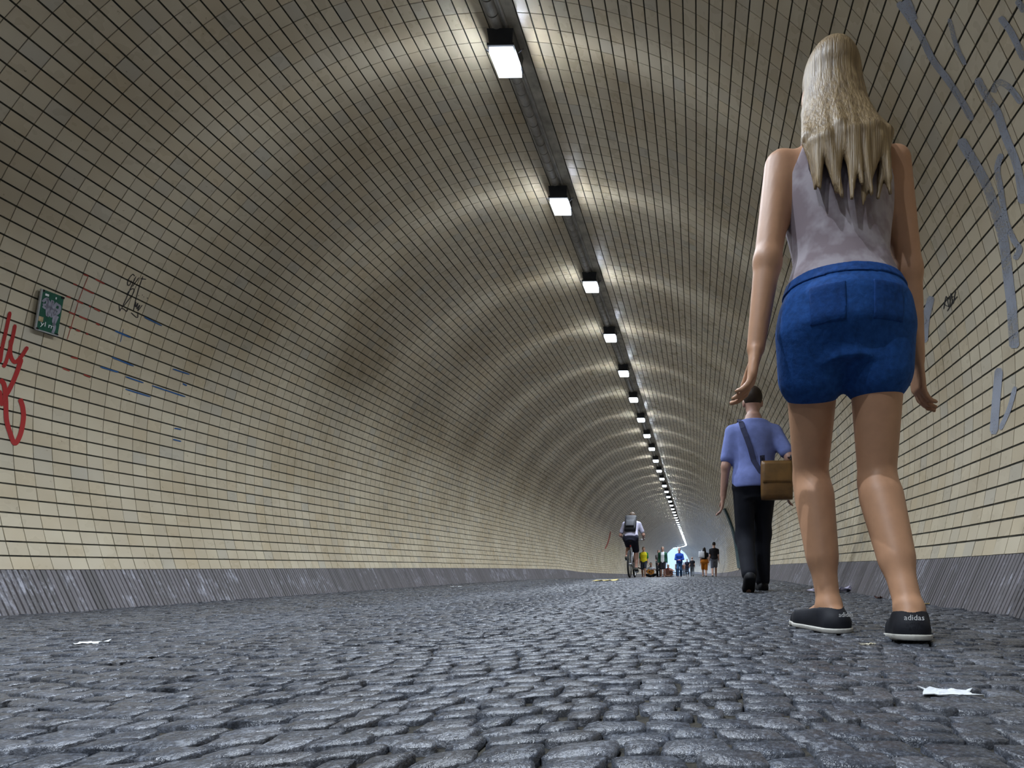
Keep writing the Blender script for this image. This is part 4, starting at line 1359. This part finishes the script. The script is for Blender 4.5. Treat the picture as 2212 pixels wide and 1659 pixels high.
reds = [((960, 240), (1040, 265)), ((1150, 315), (1300, 395)), ((800, 390), (860, 415)), ((960, 465), (1130, 550)), ((690, 590), (760, 610)), ((850, 655), (960, 710)), ((1050, 745), (1080, 760)), ((1130, 780), (1230, 830)), ((730, 840), (830, 880)),
        ((890, 905), (1030, 965)), ((1160, 1020), (1220, 1050)), ((730, 1080), (790, 1100)), ((840, 1120), (910, 1150)), ((1000, 1180), (1040, 1200))]
paint('joint_paint', [(z2(list(s), k, 50, 560), 3.2) for s in reds] + [(z2([(1040, 270), (960, 465), (880, 670)], k, 50, 560), 1.3), (z2([(880, 680), (800, 960), (700, 1290)], k, 50, 560), 1.3)] +
      [(z2(list(s), 3.318, 0, 500), 3.0) for s in (((510, 900), (560, 912)), ((450, 980), (500, 1000)), ((600, 1025), (650, 1045)))], M_REDP, wall_left, label='red paint left in the tile joints')
blues = [((800, 900), (960, 965)), ((720, 970), (850, 1010)), ((900, 1040), (1030, 1085)), ((900, 1130), (1080, 1185)), ((1090, 1105), (1330, 1185)), ((1240, 985), (1360, 1025)), ((1310, 1090), (1340, 1105)), ((1250, 1410), (1300, 1420)), ((1240, 1490), (1300, 1505))]
paint('joint_paint', [(z2(list(s), 3.318, 0, 500), 2.8) for s in blues] + [(z2([(1460, 1140), (1720, 1250)], k, 50, 560), 3.0), (z2([(1930, 920), (2212, 1060)], k, 50, 560), 2.6), (z2([(1600, 1110), (1550, 1320)], k, 50, 560), 1.2)], M_BLUEP, wall_left, label='blue paint left in the tile joints')
pale = [([(1940, 5), (1965, 40), (1990, 80), (2015, 130), (2045, 170), (2075, 215), (2100, 260)], 15), ([(1955, 0), (1966, 25), (1972, 45)], 22), ([(2110, 169), (2130, 206), (2154, 243), (2171, 293), (2193, 347), (2203, 390), (2208, 440)], 18),
        ([(2145, 200), (2150, 185), (2162, 178), (2184, 193), (2206, 223)], 14), ([(2160, 37), (2186, 74), (2212, 130)], 15), ([(2074, 300), (2102, 348), (2130, 398), (2152, 463), (2167, 517), (2178, 604), (2185, 660), (2188, 708), (2191, 752)], 22),
        ([(2163, 332), (2154, 365), (2161, 408), (2172, 474), (2189, 517), (2202, 539), (2191, 560)], 13), ([(2193, 835), (2180, 882), (2160, 928)], 10), ([(2158, 795), (2152, 860), (2146, 938)], 18), ([(2197, 0), (2212, 26)], 14), ([(2050, 40), (2066, 100), (2085, 140)], 10),
        ([(2012, 640), (2000, 690), (1996, 740)], 16)]
paint('graffiti', pale, M_PALE, wall_right, label='large faded pale blue sprayed letters')
zz_ = [[(2038, 668), (2044, 640), (2050, 664), (2054, 634), (2058, 656), (2064, 628)], [(2040, 650), (2060, 640)], [(2046, 672), (2060, 650), (2068, 640)], [(2036, 656), (2052, 662), (2058, 646)]]
paint('marker_tag', [(s, 1.8) for s in zz_], M_BLACKPEN, wall_right, label='small black scribble')
paint('graffiti', [([(1319, 1148), (1314, 1170), (1307, 1186)], 2.6)], simple('faded_red_paint', (0.35, 0.08, 0.06), .7), wall_left, label='small red streak beside the cyclist')

# green sign on the left wall
c4 = [hit_vault(x, y, 0.006) for x, y in ((90, 625), (137, 641), (117, 724), (67, 707))]
o_ = (c4[0] + c4[1] + c4[2] + c4[3]) / 4
ex = ((c4[1] - c4[0]) + (c4[2] - c4[3])).normalized(); ey = ((c4[0] - c4[3]) + (c4[1] - c4[2])); ey = (ey - ex * ey.dot(ex)).normalized(); en = ex.cross(ey)
if en.dot(Vector((CX - o_.x, 0, CZ - o_.z))) < 0: en = -en
sw = ((c4[1] - c4[0]).length + (c4[2] - c4[3]).length) / 2; shh = ((c4[0] - c4[3]).length + (c4[1] - c4[2]).length) / 2
sign = empty('wall_sign'); tag(sign, 'small green sign with grey scribble on the left tiled wall', 'sign')
m4 = Matrix((ex, ey, en)).transposed().to_4x4(); print('sign', sw, shh)
m4.translation = o_ + en * 0.010; sign.matrix_world = m4
MB().box((0, 0, 0), (sw, shh, .006)).build('sign_panel', simple('sign_green', (0.008, 0.085, 0.05), .4, 0, .15), sign)
M_RIM = simple('sign_rim', (0.35, 0.35, 0.34), .5)
MB().box((0, -shh / 2, .003), (sw, .008, .008)).box((-sw / 2, 0, .003), (.007, shh, .008)).build('sign_rim', M_RIM, sign)
for x in (-1, 1):
    for y in (-1, 1):
        MB().box((x * (sw / 2 - .006), y * (shh / 2 - .006), .004), (.012, .012, .006)).build('corner_clip', M_DARK, sign)
def flat_strokes(name, strokes, w, mat, parent, z):
    m = MB()
    for st_ in strokes:
        c = catmull(st_, 6); b = len(m.v)
        for i, (x, y) in enumerate(c):
            x2, y2 = c[min(i + 1, len(c) - 1)]; x1, y1 = c[max(i - 1, 0)]
            L = math.hypot(x2 - x1, y2 - y1) or 1
            nx, ny = -(y2 - y1) / L * w / 2, (x2 - x1) / L * w / 2
            m.v += [(x - nx, y - ny, z), (x + nx, y + ny, z)]
        for i in range(len(c) - 1): m.f.append([b + 2 * i, b + 2 * i + 1, b + 2 * i + 3, b + 2 * i + 2])
    return m.build(name, mat, parent)
S_ = lambda L: [((x - .5) * sw, (.5 - y) * shh) for x, y in L]
flat_strokes('grey_scribble', [S_([(.12, .30), (.25, .20), (.38, .26), (.30, .42), (.15, .40)]), S_([(.30, .16), (.34, .40), (.42, .60), (.48, .36), (.52, .18)]), S_([(.55, .20), (.52, .45), (.60, .58), (.66, .30), (.74, .20)]), S_([(.72, .24), (.88, .26), (.86, .42), (.70, .50), (.72, .34)]), S_([(.78, .48), (.70, .66), (.80, .80), (.76, .97)]), S_([(.14, .36), (.36, .34), (.62, .40), (.84, .36)]), S_([(.85, .52), (.74, .78)])], .12 * sw, simple('grey_spray', (0.30, 0.29, 0.34), .7), sign, .0042)
for x, ch in ((.30, 'yl'), (.66, 'm')):
    mt_ = Matrix.Translation(((x - .5) * sw, (.5 - .82) * shh, .0038))
    text_mesh('lettering', ch, .38 * sw, M_WHITE, sign, mt_)
MB().box(((.26 - .5) * sw, (.5 - .10) * shh, .0036), (.16 * sw, .12 * sw, .001)).box(((.66 - .5) * sw, (.5 - .10) * shh, .0036), (.05 * sw, .12 * sw, .001)).build('pictogram', M_WHITE, sign)
MB().box(((.16 - .5) * sw, (.5 - .72) * shh, .0045), (.20 * sw, .28 * sw, .001)).build('sticker', simple('tan_sticker', (0.42, 0.32, 0.17), .6, 0, .4, 60), sign)

# dark teal niche edge on the right wall, far
niche = MB()
npts = [(1566, 1098), (1574, 1116), (1583, 1140), (1589, 1165), (1593, 1190), (1596, 1212), (1598, 1228)]
for off_, lst in ((0.004, []), (0.10, [])):
    pass
def box_strip(pts, w_px, depth):
    m = MB(); n = len(pts)
    for (x, y) in pts:
        a = hit_vault(x - w_px / 2, y, 0.0); b = hit_vault(x + w_px / 2, y, 0.0)
        for p in (a, b):
            q = Vector((CX - p.x, 0, CZ - p.z)).normalized()
            m.v += [tuple(p), tuple(p + q * depth)]
    for i in range(n - 1):
        a = i * 4; b = a + 4
        m.f += [[a + 1, a + 3, b + 3, b + 1], [a, a + 1, b + 1, b], [a + 3, a + 2, b + 2, b + 3]]
    m.f += [[0, 2, 3, 1], [(n - 1) * 4, (n - 1) * 4 + 1, (n - 1) * 4 + 3, (n - 1) * 4 + 2]]
    return m
door = box_strip(npts, 3.0, 0.06).build('niche_frame', simple('teal_metal', (0.03, 0.07, 0.085), .5))
tag(door, 'dark teal curved metal edge on the right wall behind the lavender-shirted man', 'niche frame')

# ------------------------------------------------------------------ litter
def scrap(name, label, cat, px, py, w, d, mat, seed, crumple=.01, rz=0.0, lift=0.002, torn=.25):
    p = hit_floor(px, py, 0.0)
    r = random.Random(seed)
    m = MB(); n, k2 = 9, 6
    for i in range(n):
        for j in range(k2):
            x = (i / (n - 1) - .5) * w; y = (j / (k2 - 1) - .5) * d
            ed = torn if i in (0, n - 1) or j in (0, k2 - 1) else .05
            m.v.append((x * (1 + r.uniform(-ed, ed)), y * (1 + r.uniform(-ed, ed)), abs(r.gauss(0, crumple)) + lift))
    for i in range(n - 1):
        for j in range(k2 - 1):
            a = i * k2 + j; m.f.append([a, a + k2, a + k2 + 1, a + 1])
    b0 = len(m.v)
    m.v += [(x, y, z - .0012) for x, y, z in m.v]; m.f += [[b0 + q for q in f][::-1] for f in list(m.f)]
    o = m.build(name, mat)
    o.location = p; o.rotation_euler = (0, 0, rz)
    return tag(o, label, cat, 'litter on the cobbles')
M_PAPER = simple('white_paper', (0.68, 0.70, 0.72), .8, 0, .08); M_YEL = simple('yellow_wrap', (0.55, 0.42, 0.12), .6); M_BROWN = simple('dead_leaf', (0.07, 0.02, 0.012), .6); M_LILAC = simple('lilac_paper', (0.50, 0.47, 0.60), .7, 0, .2, 40)
scrap('paper_scrap', 'torn white paper scrap on the left cobbles', 'litter', 195, 1391, .055, .05, M_PAPER, 1, .003, .3)
scrap('paper_scrap', 'white torn paper flat on the cobbles at lower right', 'litter', 2052, 1498, .068, .035, M_PAPER, 2, .0015, -.2)
scrap('paper_wrapper', 'crumpled lilac paper wrapper behind the ankle of the nearest woman', 'litter', 1800, 1279, .36, .12, M_LILAC, 3, .022, .15, .004)
scrap('dead_leaf', 'small dark red leaf beside the right skirting', 'litter', 1898, 1293, .045, .03, M_BROWN, 4, .008, .4)
scrap('paper_scrap', 'tiny white scrap next to the dark red leaf', 'litter', 1903, 1289, .03, .015, M_PAPER, 5, .003, .6)
scrap('cigarette_end', 'tiny pale stub on the cobbles between the nearest woman\'s feet', 'litter', 1874, 1394, .04, .012, simple('pale_stub', (0.55, 0.5, 0.38), .7), 6, .002, .05)
scrap('paper_wrapper', 'yellow wrapper on the floor before the cyclist', 'litter', 1306, 1255, .42, .22, M_YEL, 7, .012, .1)
scrap('paper_scrap', 'thin white scrap near the left skirting', 'litter', 985, 1268, .14, .05, M_PAPER, 8, .004, .2)
scrap('paper_scrap', 'small white crumb right of the nearest woman\'s right heel', 'litter', 1992, 1324, .035, .014, M_PAPER, 9, .003, .2)
scrap('paper_scrap', 'pale yellow scrap at the foot of the right skirting', 'litter', 2001, 1306, .035, .018, M_YEL, 10, .003, .2)
ps = hit_floor(1711, 1256, 0.0)
m = MB(); m.ball((0, 0, .03), (.055, .045, .042), 9, 6)
rr_ = random.Random(3); m.v = [(x * rr_.uniform(.85, 1.15), y * rr_.uniform(.85, 1.15), max(0, z * rr_.uniform(.85, 1.15))) for x, y, z in m.v]
o = m.build('stone_lump', simple('rubble_stone', (0.16, 0.15, 0.12), .9, 0, .3, 50)); o.location = ps
tag(o, 'loose lump of stone at the foot of the right skirting', 'stone', 'litter on the cobbles')

# ------------------------------------------------------------------ outside the far mouth
oc = place(S_END, CX, 0)
g = MB(); g.box((0, 0, -.1), (60, 40, .16))
yard = g.build('ground_outside', M_ASPHALT); yard.location = (float(oc[0]) - 22, float(oc[1]) + 26.0, float(oc[2]) - .05); tag(yard, kind='structure')
